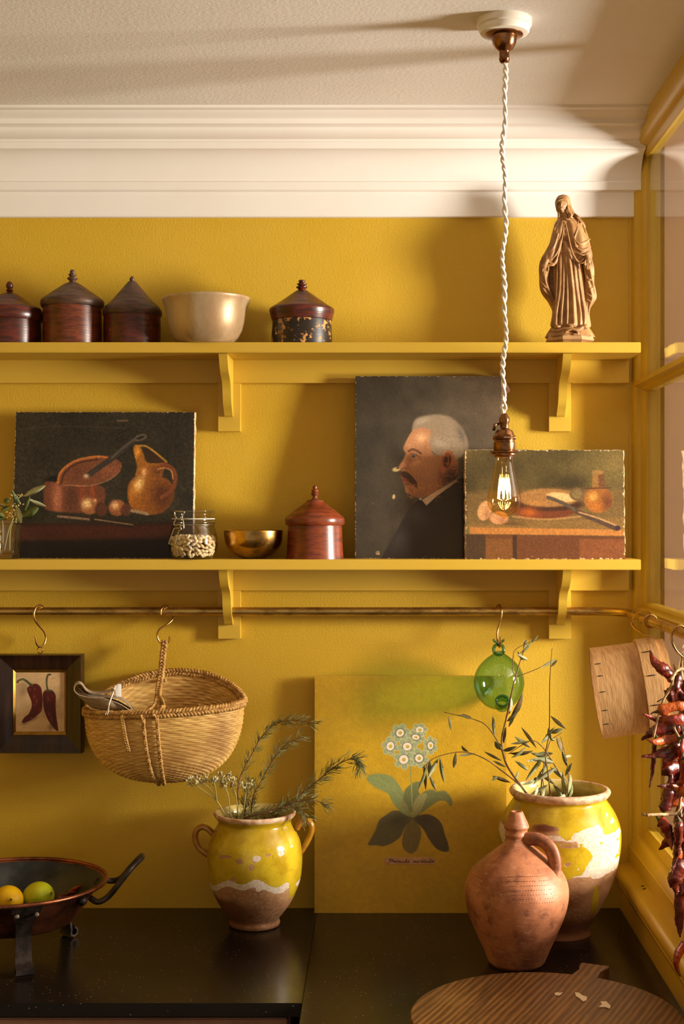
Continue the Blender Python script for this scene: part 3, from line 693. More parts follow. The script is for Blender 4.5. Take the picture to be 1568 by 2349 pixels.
p.ell(1040, 1040, 112, 180, (140, 78, 44), 8, 1.2); p.ell(1025, 1060, 66, 118, (66, 32, 20), 10, 1.6); p.line([(950, 950), (1000, 890), (1080, 890), (1130, 980), (1110, 1100)], 20, (196, 116, 66), 1, .8); p.line([(1040, 960), (1050, 1060), (1020, 1130)], 26, (150, 88, 50), 1.2, .8); p.ell(950, 1225, 62, 52, (152, 88, 62), 0, 1.4)
JK = [(520, 1770), (400, 1850), (240, 2060), (60, 2400), (-150, 2750), (-225, 2900), (2200, 2900), (2200, 1300), (1300, 1380), (1200, 1400), (900, 1640), (630, 1890)]
jm = p.poly(JK, (40, 31, 27), 1.5, smooth=False); p.glow(420, 2050, 330, 260, (74, 68, 68), .75, 45, jm); p.glow(150, 2500, 260, 320, (70, 64, 62), .7, 40, jm)
p.poly([(545, 1790), (760, 1655), (1000, 1520), (1205, 1395), (1210, 1440), (1000, 1590), (820, 1720), (700, 1830), (630, 1895), (585, 1840)], (190, 164, 138), .9, smooth=False); p.put(np.clip((p.X - 1005) / 40, 0, 1) * p.poly([(760, 1655), (1205, 1395), (1210, 1440), (820, 1720)], None, 1, smooth=False), (104, 78, 60), .7); p.ell(520, 1770, 22, 24, (180, 170, 160), 0, .8)
for i in range(90):
    if i < 60: x0, y0 = R.uniform(230, 900), R.uniform(1480, 1740)
    else: x0, y0 = R.uniform(880, 1330), R.uniform(930, 1560)
    L = R.uniform(30, 110); h = R.random() < .5
    p.line([(x0, y0), (x0 + (L if h else R.uniform(-14, 14)), y0 + (R.uniform(-14, 14) if h else L))], 6, (214, 136, 74), .42, R.uniform(.4, .95), False)
for q_ in ([(330, 1180), (370, 1260), (430, 1310)], [(250, 1640), (240, 1560), (300, 1600)], [(480, 1460), (470, 1540), (560, 1560)]): p.line(q_, 7, (220, 140, 78), .45, .9, False)
p.grain(.12, .9, .45, 3); p.grain(.10, .45, .9, 6)
p.ell(70, 1215, 75, 42, (214, 186, 128), -10, 1.2); p.ell(95, 1190, 30, 14, (70, 56, 36), 0, .8); p.ell(20, 1730, 26, 44, (214, 186, 128), 10, 1); p.ell(-310, 0, 1, 1, (0, 0, 0), 0, .1, 0)
p.line([(-300, 2755), (-300, 2800), (-250, 2800), (-250, 2755), (-300, 2755)], 14, (206, 176, 126), .5, .9, False); p.line([(-275, 2770), (-275, 2790)], 12, (190, 160, 112), .5, .9, False)
p.flecks((206, 178, 136), .4, .925, 3); p.flecks((196, 164, 116), .4, .90, 8, edge_wear(p, 1.5, .30))
pt, pf = panel('portrait_painting', 'unframed oil portrait of a grey-haired moustached man in profile, cracked paint', 'painting', 815, 1150, 863, .042, SL, .088, .020, p, 'oil_paint', 'dark_canvas_edge', .0015, 2)
# --- eggs, pan and jug
p = Paint(np.linspace(1066, 1430, 250), np.linspace(1032, 1279, 170), (92, 78, 42)).M(1040, 920, 2.97)
p.c *= (.62 + .75 * fbm(p.X * .014, p.Y * .014, 3, 9))[..., None]; p.glow(1100, 400, 160, 180, (140, 116, 62), .6); p.glow(820, 560, 120, 60, (48, 40, 26), .6); p.glow(300, 450, 300, 130, (66, 54, 34), .5)
p.poly([(80, 620), (500, 590), (1170, 600), (1170, 800), (80, 860)], (124, 94, 52), 6, .75, False)
p.poly([(80, 835), (1180, 785), (1190, 870), (80, 860)], (134, 100, 52), 4, .9, False); p.poly([(105, 852), (1170, 868), (1170, 912), (105, 898)], (184, 120, 58), 1.5, 1, False); p.poly([(80, 900), (1180, 914), (1180, 1080), (80, 1075)], (104, 62, 34), 1.5, 1, False)
p.poly([(80, 900), (212, 902), (212, 1080), (80, 1080)], (66, 48, 32), 1.5, .9, False); p.poly([(215, 930), (395, 930), (395, 1080), (215, 1080)], (124, 80, 38), 1.5, .8, False); p.poly([(398, 905), (425, 905), (425, 1080), (398, 1080)], (62, 40, 30), 1.5, .9, False); p.poly([(850, 930), (1165, 935), (1165, 1080), (850, 1080)], (138, 80, 44), 2, .7, False)
p.ell(610, 735, 225, 62, (112, 58, 32), 0, 2); p.ell(640, 700, 240, 44, (70, 42, 28), 0, 2); p.glow(510, 750, 70, 40, (190, 96, 34), .85); p.ell(640, 655, 210, 62, (158, 112, 62), 0, 2); p.glow(560, 690, 70, 20, (190, 130, 60), .7); p.ell(730, 650, 98, 30, (216, 178, 116), 8, 1.5); p.line([(400, 780), (620, 800), (860, 780)], 12, (196, 142, 84), 1.5, .7)
p.ell(208, 742, 46, 68, (208, 154, 100), 18, 1.6); p.glow(225, 760, 25, 50, (150, 92, 56), .6); p.ell(305, 790, 62, 44, (206, 146, 98), 0, 1.6); p.glow(330, 805, 36, 26, (160, 98, 62), .6); p.glow(400, 830, 90, 14, (76, 52, 30), .6)
p.ell(838, 630, 52, 44, (110, 84, 54), 0, 1.2); p.ell(838, 632, 34, 28, (126, 104, 62), 0, 1.2)
p.poly([(945, 475), (1020, 470), (1028, 590), (940, 595)], (146, 106, 52), 1.2, 1, False); p.poly([(985, 472), (1022, 470), (1030, 590), (985, 592)], (104, 66, 44), 2, .9, False); p.ell(983, 482, 40, 16, (150, 112, 62), 0, 1); jb = p.ell(982, 668, 98, 88, (156, 98, 42), 0, 1.5); p.glow(1045, 690, 50, 80, (92, 50, 34), .8, 0, jb); p.glow(945, 650, 34, 36, (230, 168, 84), .85, 0, jb); p.glow(960, 710, 60, 40, (196, 110, 38), .6, 0, jb); p.line([(890, 592), (1070, 588)], 10, (92, 58, 38), 1)
p.line([(640, 652), (740, 690), (840, 748)], 24, (88, 74, 58), 1); p.line([(840, 750), (960, 800), (1100, 860)], 34, (84, 62, 48), 1); p.line([(850, 752), (980, 792), (1110, 845)], 10, (190, 146, 96), 1); p.ell(1110, 858, 18, 18, (60, 44, 46), 0, 1)
p.grain(.25, .8, .8, 3); p.grain(.15, .35, .35, 4); p.flecks((206, 180, 130), .5, .90, 13); p.flecks((222, 196, 146), .22, .90, 17, edge_wear(p, 3.0, .42), .03)
panel('kitchen_painting', 'small worn unframed painting of eggs, pan, knife and brown jug', 'painting', 1066, 1429, 1032.5, .112, SL, .134, .020, p, 'oil_paint', 'raw_canvas_edge', .0030, 3)
# paper tag behind the portrait
simple('pink_paper', (214, 176, 160), 0.7)
a_, b_, c_, d_ = P(1146, 874, .030), P(1161, 878, .034), P(1170, 896, .040), P(1154, 912, .036)
e_ = Vector((0, .0008, 0))
tag(obj('paper_tag', ([a_, b_, c_, d_, a_ + e_, b_ + e_, c_ + e_, d_ + e_], [(0, 1, 2, 3), (7, 6, 5, 4), (0, 4, 5, 1), (1, 5, 6, 2), (2, 6, 7, 3), (3, 7, 4, 0)]), 'pink_paper', smooth=False), 'small pinkish paper tag sticking out behind the portrait', 'tag')

# --- botanical board standing on the worktop
BG = (196, 154, 30)
p = Paint(dense(721, 1160, 866, 1012, .72, 2.2), dense(1551, 2094, 1654, 1768, .72, 2.2), BG).M(700, 1540, 3.267)
p.grain(.06, .012, .012, 2, 3); p.grain(.05, .12, .12, 4)
def leafp(pts, col, vein=None, dark=None):
    mk = p.poly(pts, col, .9)
    if dark: p.glow(*dark, tuple(v * .72 for v in col), .7, 0, mk)
    if vein: p.line(vein, 3, tuple(min(255, v * 1.28) for v in col), .6, .6)
    p.put(mk * (fbm(p.X * .16, p.Y * .16, 3, 5) > .55), tuple(v * .92 for v in col), .3)
leafp([(798, 1105), (750, 1170), (725, 1250), (730, 1320), (780, 1366), (830, 1342), (855, 1280), (866, 1200), (832, 1130)], (124, 104, 52), [(800, 1120), (795, 1230), (790, 1340)])
leafp([(800, 1098), (740, 1058), (660, 1045), (600, 1080), (550, 1120), (520, 1200), (482, 1268), (470, 1302), (540, 1305), (580, 1312), (645, 1290), (712, 1240), (745, 1170), (792, 1112)], (104, 94, 56), [(780, 1105), (660, 1170), (520, 1280)], (700, 1120, 90, 60))
leafp([(805, 1100), (850, 1080), (920, 1074), (980, 1100), (1022, 1150), (1042, 1220), (1066, 1290), (1072, 1345), (1030, 1352), (970, 1320), (920, 1252), (880, 1182)], (94, 78, 48), [(820, 1105), (930, 1170), (1040, 1320)], (880, 1120, 80, 60))
leafp([(458, 800), (490, 775), (560, 769), (640, 788), (692, 842), (735, 922), (728, 1005), (792, 1092), (720, 1060), (650, 982), (622, 922), (560, 890), (510, 862), (465, 822)], (134, 142, 84), [(500, 800), (620, 850), (720, 960)])
leafp([(730, 950), (750, 882), (818, 832), (878, 834), (845, 880), (857, 940), (822, 1000), (790, 1062), (742, 1005)], (112, 114, 66))
leafp([(858, 932), (900, 896), (955, 889), (982, 902), (1040, 898), (1082, 938), (1099, 980), (1088, 1012), (1050, 975), (1000, 973), (940, 1010), (870, 1060), (808, 1097), (838, 1000)], (118, 118, 68), [(880, 960), (990, 935), (1085, 985)])
leafp([(795, 1082), (805, 1010), (830, 950), (868, 922), (910, 921), (892, 980), (860, 1052), (812, 1092)], (152, 144, 88), [(810, 1070), (850, 990), (890, 935)])
leafp([(702, 978), (742, 982), (768, 1022), (792, 1088), (738, 1042)], (140, 134, 80))
p.line([(785, 715), (793, 850), (798, 1010)], 10, (146, 146, 84), .6)
p.M(860, 1640, 6.525)
p.line([(620, 520), (700, 480), (780, 450)], 12, (150, 150, 90), .6)
FL = [(225, 470, 128, 148, 15, 66), (370, 270, 150, 140, -30, 60), (665, 225, 122, 102, 10, 58), (605, 335, 150, 104, 12, 56), (825, 460, 108, 142, 0, 56), (480, 475, 150, 136, 0, 66), (655, 650, 150, 150, 10, 60), (425, 670, 152, 150, -5, 68)]
for i, (fx, fy, rx, ry, rot, ce) in enumerate(FL):
    rad = math.radians(rot); sq = ry / rx; k0 = i * .37
    def fp(r, a): x_, y_ = r * math.cos(a) * rx, r * math.sin(a) * ry; return (fx + x_ * math.cos(rad) - y_ * math.sin(rad), fy + x_ * math.sin(rad) + y_ * math.cos(rad))
    for k in range(6):
        a0 = k0 + k * PI / 3
        pet = [fp(.25, a0), fp(.62, a0 - .46), fp(.90, a0 - .36), fp(.98, a0 - .12), fp(1.04, a0), fp(.97, a0 + .14), fp(.90, a0 + .36), fp(.62, a0 + .46)]
        mk = p.poly(pet, (158, 164, 122), .55); p.put(mk * (fbm(p.X * .5, p.Y * .5, 3, i) > .52), (140, 150, 108), .35)
        p.line(pet + pet[:1], 7, (208, 206, 172), .5, .8)
    p.ell(fx, fy, rx * .52, ry * .52, (78, 82, 76), rot, 1.5, .6)
    p.ell(fx, fy, ce if rx >= ry else ce * rx / ry, ce if ry >= rx else ce * ry / rx, (236, 218, 196), rot, .6)
    p.ell(fx + 2, fy + 2, 25 * min(1, rx / ry), 25 * min(1, ry / rx), (176, 146, 30), rot, .6); p.ell(fx, fy, 11, 11, (214, 190, 70), rot, .5)
p.ell(385, 680, 1, 1, BG, 0, .1, 0)
bt, bf = panel('botanical_board', 'mustard yellow board printed with a green auricula plant and handwritten label', 'picture', 721.5, 1160, 1551, .027, CTOP, .040, .016, p, 'varnished_print', 'yellow_board_edge', 0, 4)
simple('label_paper', (206, 156, 116), 0.7, var=(186, 136, 98), vscale=60)
simple('ink', (26, 18, 14), 0.6)
TLb, TRb, BLb, nb = bf
def onboard(px, py, off):   # photo px on the board face
    u = (px - 721.5) / (1160 - 721.5); v = (py - 1551) / (2094 - 1551); return TLb + (TRb - TLb) * u + (BLb - TLb) * v + nb * off
lc = [(882, 1967), (998, 1967), (998, 1982.5), (882, 1982.5)]
lab = obj('paper_label', ([onboard(x, y, .0011) for x, y in lc] + [onboard(x, y, .0005) for x, y in lc], [(3, 2, 1, 0), (0, 1, 5, 4), (1, 2, 6, 5), (2, 3, 7, 6), (3, 0, 4, 7)]), 'label_paper', bt, smooth=False)
LET = {'P': [[(0, 1.5), (2, 0), (5, -11)], [(1, -9), (5, -12), (10, -10), (9, -6), (4, -5)]],
       'r': [[(0, -4), (2, -6), (3, -5), (5, -5.5), (4, -2), (5, 0)]], 'i': [[(0, -1), (2, -5), (1.5, -1), (3, 0)], [(3, -8), (3.6, -8.6)]],
       'm': [[(0, 0), (1, -5), (3, -5), (3, 0), (4, -5), (6, -5), (6, 0), (7, -5), (9, -5), (9, -1), (10.5, 0)]], 'u': [[(0, -5), (0, -1), (2, 0), (4, -5), (4, -1), (5.5, 0)]],
       'l': [[(0, 0), (3, -9), (2, -10), (1, -4), (1.5, 0), (3.5, -.5)]], 'a': [[(4, -4.5), (1.5, -5), (0, -2), (1, 0), (3.5, -2), (4.5, -5), (4, -1), (6, 0)]],
       'c': [[(4, -4), (2, -5), (0, -2.5), (1, 0), (4, -1)]], ' ': []}
ADV = {'P': 9, 'r': 5.5, 'i': 4, 'm': 11.5, 'u': 6.5, 'l': 4.5, 'a': 7, 'c': 5, ' ': 7}
gx = 889.0; kx = 1.0; geos = []; txt = 'Primula auricula'; kx = (996 - 889) / sum(ADV[ch] for ch in txt)
for ch in txt:
    for st in LET[ch]:
        pts = [onboard(gx + x_ * kx - y_ * .12, 1978.6 + y_ * .72 + (gx - 889) * -.006, .0014) for x_, y_ in st]
        geos.append(tube(spl(pts, 4) if len(pts) > 2 else pts, .00042, 5))
    gx += ADV[ch] * kx
obj('handwriting', join(*geos), 'ink', lab)
# ---------------------------------------------------------------- pendant lamp
simple('antique_brass_dark', (158, 112, 76), 0.26, 1.0, var=(112, 76, 50), vscale=50)
simple('white_pattress', (232, 224, 210), 0.45)
simple('cotton_flex', (232, 220, 204), 0.75, bump=(900, .3, .0004))
thin_glass('amber_bulb_glass', (0.97, 0.86, 0.58), (0.86, 0.60, 0.18), f0=0.05)
thin_glass('clear_stem_glass', (0.97, 0.93, 0.82), (0.8, 0.7, 0.5), f0=0.06)
m = bpy.data.materials.new('filament_glow'); m.use_nodes = True; MATS['filament_glow'] = m
e = m.node_tree.nodes['Principled BSDF']; e.inputs['Emission Color'].default_value = (1.0, 0.56, 0.20, 1); e.inputs['Emission Strength'].default_value = 130.0
e.inputs['Base Color'].default_value = (1, .8, .5, 1)
d = .67; LX, LY = PXX(1156, d), -d; ls = SCALE * mag(d)
t = thing('pendant_lamp', 'bare filament bulb pendant on twisted cream flex from a white ceiling rose', 'lamp', (LX, LY, PZZ(1189, d)))
zc = CEIL
rose = obj('ceiling_rose', lathe([(.0475, zc), (.0475, zc - .010), (.0465, zc - .012), (.0440, zc - .0135), (.0435, zc - .020), (.041, zc - .024), (.034, zc - .0255), (.0005, zc - .0255)], (LX, LY), 64, cap0=False), 'white_pattress', t, flat_angle=35)
obj('rose_cup', lathe([(.0325, zc - .0255), (.0325, zc - .0275), (.030, zc - .0285), (.022, zc - .0290), (.0215, zc - .034), (.0195, zc - .043), (.0150, zc - .0505), (.0095, zc - .0545), (.0085, zc - .0560), (.0088, zc - .0600), (.0088, zc - .0665), (.0095, zc - .0680), (.0080, zc - .0730), (.0055, zc - .0750), (.0005, zc - .0755)], (LX, LY), 48, cap0=False), 'antique_brass_dark', rose, flat_angle=40)
z0, z1 = zc - .074, PZZ(951, d); n = 420
for ph in (0.0, PI):
    pts = []
    for i in range(n + 1):
        f = i / n; z = z0 + (z1 - z0) * f
        tw = 2 * PI * (z0 - z) / .034 + 1.2 * math.sin(f * 23) ; ox = .0022 * math.sin(f * 19) + .0016 * math.sin(f * 41 + 1)
        rr = .0023 * (1.0 + .22 * math.sin(f * 31 + .5)) * (2.1 if .955 < f < .985 else 1.0)
        pts.append((LX + ox + rr * math.cos(tw + ph), LY + rr * math.sin(tw + ph), z))
    obj('flex_strand', tube(pts, .0024, 7), 'cotton_flex', t)
hold = pprof([(1, 947), (5, 948), (8, 951), (9, 955), (11.5, 958), (12, 961), (12, 968), (10, 972), (9.5, 982), (12, 984.5), (18, 987), (21, 992), (22.5, 998), (25, 1000), (25.5, 1008), (23.5, 1010), (23.5, 1013), (25, 1015), (25, 1031), (24, 1034), (31, 1035.5), (32, 1037.5), (31, 1040), (28, 1041), (28, 1043.5), (23, 1045), (22, 1049), (1, 1050)], d)
hd = obj('lamp_holder', lathe(hold, (LX, LY), 48, cap0=False), 'antique_brass_dark', t, flat_angle=35)
kn = []
for i in range(60):
    a = 2 * PI * i / 60; r = 25.6 / ls
    kn.append(ellipsoid((LX + r * math.cos(a), LY + r * math.sin(a), PZZ(1004, d)), .0009, .0009, .0030, 5, 4))
tag(obj('knurled_ring', join(*kn), 'antique_brass_dark', hd), kind='stuff')
sc = P(1139, 972, d); obj('switch_key', tube([sc + Vector((.004, 0, 0)), sc + Vector((-.004, -.004, -.002)), sc + Vector((-.006, -.005, -.012))], [.002, .003, .0026], 8), 'antique_brass_dark', hd)
bl = pprof([(20, 1047), (20.5, 1056), (23, 1072), (27, 1094), (32.5, 1118), (37, 1136), (38.5, 1147), (37, 1158), (31, 1170), (20, 1179), (9, 1184), (4.5, 1187), (.6, 1189.5)], d, 4)
bulb = obj('bulb_glass', lathe(bl, (LX, LY), 64, cap0=False), 'amber_bulb_glass', t)
st = pprof([(11, 1048), (8, 1062), (6.5, 1080), (7.5, 1093), (3, 1097), (.4, 1098)], d, 3)
obj('glass_stem', lathe(st, (LX, LY), 24, cap0=False), 'clear_stem_glass', bulb)
fil = []
for i in range(9):
    a = 2 * PI * i / 9 + .2; a2 = a + PI / 9
    def fp(r, y, aa): return Vector((LX + r / ls * math.cos(aa), LY + r / ls * math.sin(aa), PZZ(y, d)))
    fil.append(tube([fp(11, 1098, a), fp(13, 1120, a), fp(15, 1144, a)], .00042, 6)); fil.append(tube([fp(15, 1144, a), fp(14, 1120, a2), fp(11, 1098, a2)], .00042, 6))
obj('filament', join(*fil), 'filament_glow', bulb)
sup = [tube([fp(0, 1097, 0), fp(0, 1160, 0)], .0009, 6)]
for i in range(9):
    a = 2 * PI * i / 9 + .2; sup.append(tube([fp(1, 1150, a), fp(8, 1147, a), fp(15, 1144, a)], .0003, 4)); sup.append(tube([fp(1, 1096, a), fp(11, 1098, a)], .0003, 4))
obj('filament_support', join(*sup), 'steel_wire', bulb)
# ---------------------------------------------------------------- brass rail and hooks
m, tt, b = mat('aged_brass')
n1 = tt.noise(55, 6, 0.7, tt.mapv((.35, .35, 1)))
tt.put(b.inputs['Base Color'], tt.mix(tt.step(n1, 0.4, 0.66), lin((204, 170, 98)), lin((148, 116, 62))))
b.inputs['Metallic'].default_value = 1.0; tt.put(b.inputs['Roughness'], tt.math('ADD', tt.math('MULTIPLY', n1, .25), .28))
simple('hook_brass', (212, 174, 108), 0.25, 1.0, var=(170, 130, 74), vscale=40)
RZ = 1.5568; RX = .533
path = [Vector((-2.27, -.040, RZ)), Vector((-1, -.040, RZ)), Vector((0.40, -.040, RZ))] + [Vector((RX - .075 + .075 * math.sin(a), -.040 - .075 * (1 - math.cos(a)), RZ)) for a in [i * PI / 24 for i in range(0, 13)]] + [Vector((RX, -.6, RZ)), Vector((RX, -1.6, RZ))]
rl = thing('hanging_rail', 'long aged brass hanging rail running through the lower brackets and round the corner', 'rail', (0, -.04, RZ))
obj('tube', tube(path, .0090, 20), 'aged_brass', rl)
cy = [(RX + .0125 * math.cos(a), 0, RZ + .0125 * math.sin(a)) for a in [2 * PI * i / 32 for i in range(32)]]
obj('collar', join(*[tube([Vector((x, -.335, z)) for x, _, z in cy + cy[:1]], .0024, 8, False)]), 'hook_brass', rl)
def hook(pts, rad, label):
    g = tube(spl(pts, 7), rad, 10)
    tag(obj('s_hook', g, 'hook_brass'), label, 'hook', 'brass S hooks on the rail')
def hp(l, d0, px0, k): return [P(x, y, d0 + (px0 - x) * k) for x, y in l]
hook(hp([(101, 1396), (99, 1391), (92, 1388), (83, 1393), (78, 1406), (80, 1422), (90, 1436), (101, 1449), (105, 1463), (101, 1478), (92, 1484), (84, 1477), (81, 1460)], .041, 92, .00118), .0021, 'brass S hook holding the framed chilli picture')
hook([P(369, 1411, .0555), P(369.5, 1398, .0550), P(378, 1388.5, .043), P(389, 1391.5, .030), P(396, 1402, .026), P(397, 1415, .028), P(393, 1424, .034), P(381, 1434, .042), P(366, 1443, .048), P(360, 1456, .048), P(365, 1471, .046), P(377, 1478.5, .043), P(387, 1472, .040), P(389, 1460, .040)], .0021, 'brass S hook holding the wicker basket')
hook([P(1138, 1404, .026), P(1139, 1393, .030), P(1144, 1387.5, .041), P(1149, 1397, .054), P(1149.5, 1413, .057), P(1145, 1432, .058), P(1140, 1450, .061), P(1140.5, 1470, .068), P(1143.5, 1484, .084), P(1146.5, 1478, .097), P(1147.5, 1461, .0995)], .0023, 'brass S hook holding the green glass ball')
def RP(px, py, x): # point at world x under the side rail
    k = (px - CX) / x / SCALE; dd = DIST - DIST / k; return Vector((x, -dd, EYE - (py - CY) / (SCALE * k)))
hook([RP(1500, 1420, .5455), RP(1490, 1406.5, .540), RP(1474, 1402.5, .530), RP(1457, 1411, .520), RP(1448.5, 1427, .516), RP(1455, 1442, .517), RP(1474, 1453, .524), Vector((.540, -.316, 1.5215)), Vector((.5545, -.312, 1.5135)), Vector((.5610, -.310, 1.5030)), Vector((.5590, -.310, 1.4965)), Vector((.5515, -.310, 1.4975))], .0021, 'brass S hook holding the wooden sieve near the corner')
HC = Vector((RX, -.60, RZ))
hook([HC + Vector((.012, .006, -.010)), HC + Vector((.012, .004, .004)), HC + Vector((.002, 0, .0125)), HC + Vector((-.0115, -.004, .006)), HC + Vector((-.015, -.006, -.012)), HC + Vector((-.006, -.004, -.032)), HC + Vector((.008, 0, -.046)), HC + Vector((.013, .002, -.060)), HC + Vector((.005, .002, -.072)), HC + Vector((-.006, .002, -.068)), HC + Vector((-.009, .002, -.056))], .0021, 'brass S hook holding the string of dried chillies')
# ---------------------------------------------------------------- framed chilli picture
m, tt, b = mat('dark_walnut')
n1 = tt.noise(9, 6, .65, tt.mapv((6, 1, .6)))
tt.put(b.inputs['Base Color'], tt.mix(tt.step(n1, .38, .66), lin((36, 19, 10)), lin((60, 33, 16))))
b.inputs['Roughness'].default_value = .30
simple('gilt_slip', (178, 136, 50), 0.34, 0.85, var=(150, 110, 40), vscale=40)
fd = .052; t = thing('framed_picture', 'dark walnut framed painting of two red chillies hanging from the rail', 'picture', (PXX(89, fd), -.036, PZZ(1729, fd)))
ox0, ox1, oz1, oz0 = PXX(-9, fd), PXX(187, fd), PZZ(1502, fd), PZZ(1729, fd); ix0, ix1, iz1, iz0 = PXX(28, fd), PXX(150, fd), PZZ(1537, fd), PZZ(1687, fd)
prof = [(0.0, .022), (0.0, .047), (.02, .0505), (.05, .0530), (.09, .0525), (.13, .0515), (.60, .0475), (.93, .0445), (1.0, .0430), (1.0, .022)]
cs = [(ox0, oz0, ix0, iz0), (ox1, oz0, ix1, iz0), (ox1, oz1, ix1, iz1), (ox0, oz1, ix0, iz1)]
for k in range(4):
    (a0, b0, a1, b1), (c0, d0, c1, d1) = cs[k], cs[(k + 1) % 4]
    V = [(a0 + (a1 - a0) * u, -dd, b0 + (b1 - b0) * u) for u, dd in prof] + [(c0 + (c1 - c0) * u, -dd, d0 + (d1 - d0) * u) for u, dd in prof]
    L = len(prof); F = [(i, i + 1, L + i + 1, L + i) for i in range(L - 1)] + [(L - 1, 0, L, 2 * L - 1)]
    obj('frame_rail', (V, F), 'dark_walnut', t, flat_angle=35)
sx0, sx1, sz1, sz0 = PXX(33, fd), PXX(145, fd), PZZ(1544, fd), PZZ(1680, fd)
V = []
for (x, z, dd) in ((ix0, iz0, .0445), (ix1, iz0, .0445), (ix1, iz1, .0445), (ix0, iz1, .0445), (sx0, sz0, .0395), (sx1, sz0, .0395), (sx1, sz1, .0395), (sx0, sz1, .0395)): V.append((x, -dd, z))
obj('gilt_slip', (V, [(0, 1, 5, 4), (1, 2, 6, 5), (2, 3, 7, 6), (3, 0, 4, 7)]), 'gilt_slip', t, smooth=False)
p = Paint(np.linspace(33, 145, 113), np.linspace(1544, 1680, 137), (206, 172, 126)).M(0, 1490, 7.467)
p.grain(.10, .05, .05, 3, 3); p.glow(380, 720, 90, 140, (150, 122, 92), .8, 20); p.glow(350, 610, 60, 30, (160, 130, 96), .6); p.glow(720, 1090, 60, 120, (168, 134, 96), .6); p.glow(850, 1340, 60, 80, (120, 90, 64), .7, 25); p.glow(560, 1200, 120, 30, (130, 98, 70), .7, -25); p.glow(390, 1285, 60, 20, (110, 84, 62), .7); p.line([(720, 1150), (770, 1220)], 14, (150, 118, 84), 1, .5); p.line([(850, 515), (900, 495), (940, 520)], 10, (160, 126, 90), .8, .6)
c1 = p.poly([(448, 665), (520, 612), (600, 598), (672, 655), (695, 755), (705, 880), (692, 1050), (640, 1120), (540, 1200), (430, 1262), (350, 1262), (390, 1180), (470, 1110), (515, 1000), (512, 900), (472, 790), (445, 720)], (86, 22, 13), .8)
c2 = p.poly([(712, 765), (780, 712), (880, 722), (930, 800), (930, 950), (942, 1150), (975, 1390), (950, 1406), (890, 1350), (800, 1220), (752, 1110), (720, 980)], (80, 20, 12), .8)
for g in ((480, 820, 40, 160, 10), (690, 900, 40, 200, 0), (520, 1150, 120, 26, -30)): p.glow(g[0], g[1], g[2], g[3], (62, 16, 11), .6, g[4], c1)
for g in ((730, 880, 26, 140, 0), (910, 1200, 30, 160, -6)): p.glow(g[0], g[1], g[2], g[3], (58, 15, 11), .6, g[4], c2)
for q_ in ((490, 700, 12, 26), (575, 690, 10, 30), (565, 820, 14, 34), (605, 900, 10, 40), (570, 965, 10, 24), (665, 1040, 12, 26), (520, 1185, 40, 8)): p.glow(*q_, (190, 100, 76), .6, 0, c1)
for q_ in ((800, 850, 12, 40), (835, 880, 10, 20), (820, 1115, 16, 26), (860, 1200, 12, 50), (880, 810, 14, 14)): p.glow(*q_, (180, 92, 70), .6, 0, c2)
p.line([(275, 570), (300, 540), (370, 522), (440, 560), (490, 610)], 34, (70, 72, 46), .7); p.ell(510, 615, 45, 22, (76, 74, 44), 30, .8); p.line([(285, 560), (330, 530), (400, 535)], 8, (150, 146, 104), .6, .8)
p.line([(840, 438), (795, 452), (775, 550), (780, 640), (795, 710)], 30, (72, 72, 44), .7); p.ell(810, 715, 65, 18, (76, 74, 46), 0, .8); p.line([(775, 560), (776, 640)], 7, (140, 134, 90), .6, .8)
p.grain(.10, .8, .8, 4)
canvas_mesh('painted_panel', p, t, (sx0, -.0400, sz1), (sx1, -.0400, sz1), (sx0, -.0400, sz0), 'oil_paint')
obj('backing', box(ox0 + .004, ox1 - .004, -.036, -.022, oz0 + .004, oz1 - .004), 'dark_walnut', t, smooth=False)
er = P(92, 1491, .040); rg = [er + Vector((.0055 * math.cos(a), 0, .0075 * math.sin(a))) for a in [2 * PI * i / 24 for i in range(25)]]
obj('hanging_ring', join(tube(rg, .0010, 6, False), tube([er + Vector((0, 0, -.0075)), er + Vector((0, 0, -.012))], .0016, 8)), 'antique_brass_dark', t)
# ---------------------------------------------------------------- green glass ball
thin_glass('green_glass', (0.60, 0.86, 0.76), (0.08, 0.34, 0.27), f0=0.09)
thin_glass('deep_green_glass', (0.30, 0.60, 0.45), (0.03, 0.20, 0.14), f0=0.09)
d = .088; c = (PXX(1144, d), -d); t = thing('glass_ball', 'hollow green glass ball hanging from an S hook over the board', 'glass ball', (c[0], c[1], PZZ(1628, d)))
pr = pprof([(1, 1627.5), (18, 1625), (36, 1615), (50, 1597), (57, 1577), (58, 1562), (54, 1543), (45, 1527), (32, 1513), (20, 1504), (13, 1499), (11, 1495), (1, 1493)], d, 4)
obj('ball', lathe(pr, c, 64, cap0=False), 'green_glass', t)
rc = P(1143, 1490, d)
obj('loop', tube([rc + Vector((.0108 * math.cos(a), .003 * math.sin(a), .0108 * math.sin(a))) for a in [2 * PI * i / 28 for i in range(29)]], .0036, 10, False), 'deep_green_glass', t)
for s in (-1, 1): obj('glass_curl', tube(spl([rc + Vector((0, 0, .010)), rc + Vector((s * .005, 0, .016)), rc + Vector((s * .010, -.002, .019)), rc + Vector((s * .011, -.002, .023))], 4), [.0028] * 8 + [.0022] * 4 + [.0016], 8), 'deep_green_glass', t)
sp = P(1147, 1603, d); 
obj('spout', tube([sp + Vector((0, -.036, -.012)), sp + Vector((0, -.045, -.004)), sp + Vector((0, -.052, .002))], [.014, .0125, .013], 24, False), 'deep_green_glass', t)
obj('spout_rim', tube([sp + Vector((.0130 * math.cos(a), -.052 + .004 * math.sin(a), .002 + .0105 * math.sin(a))) for a in [2 * PI * i / 28 for i in range(29)]], .0030, 8, False), 'deep_green_glass', t)
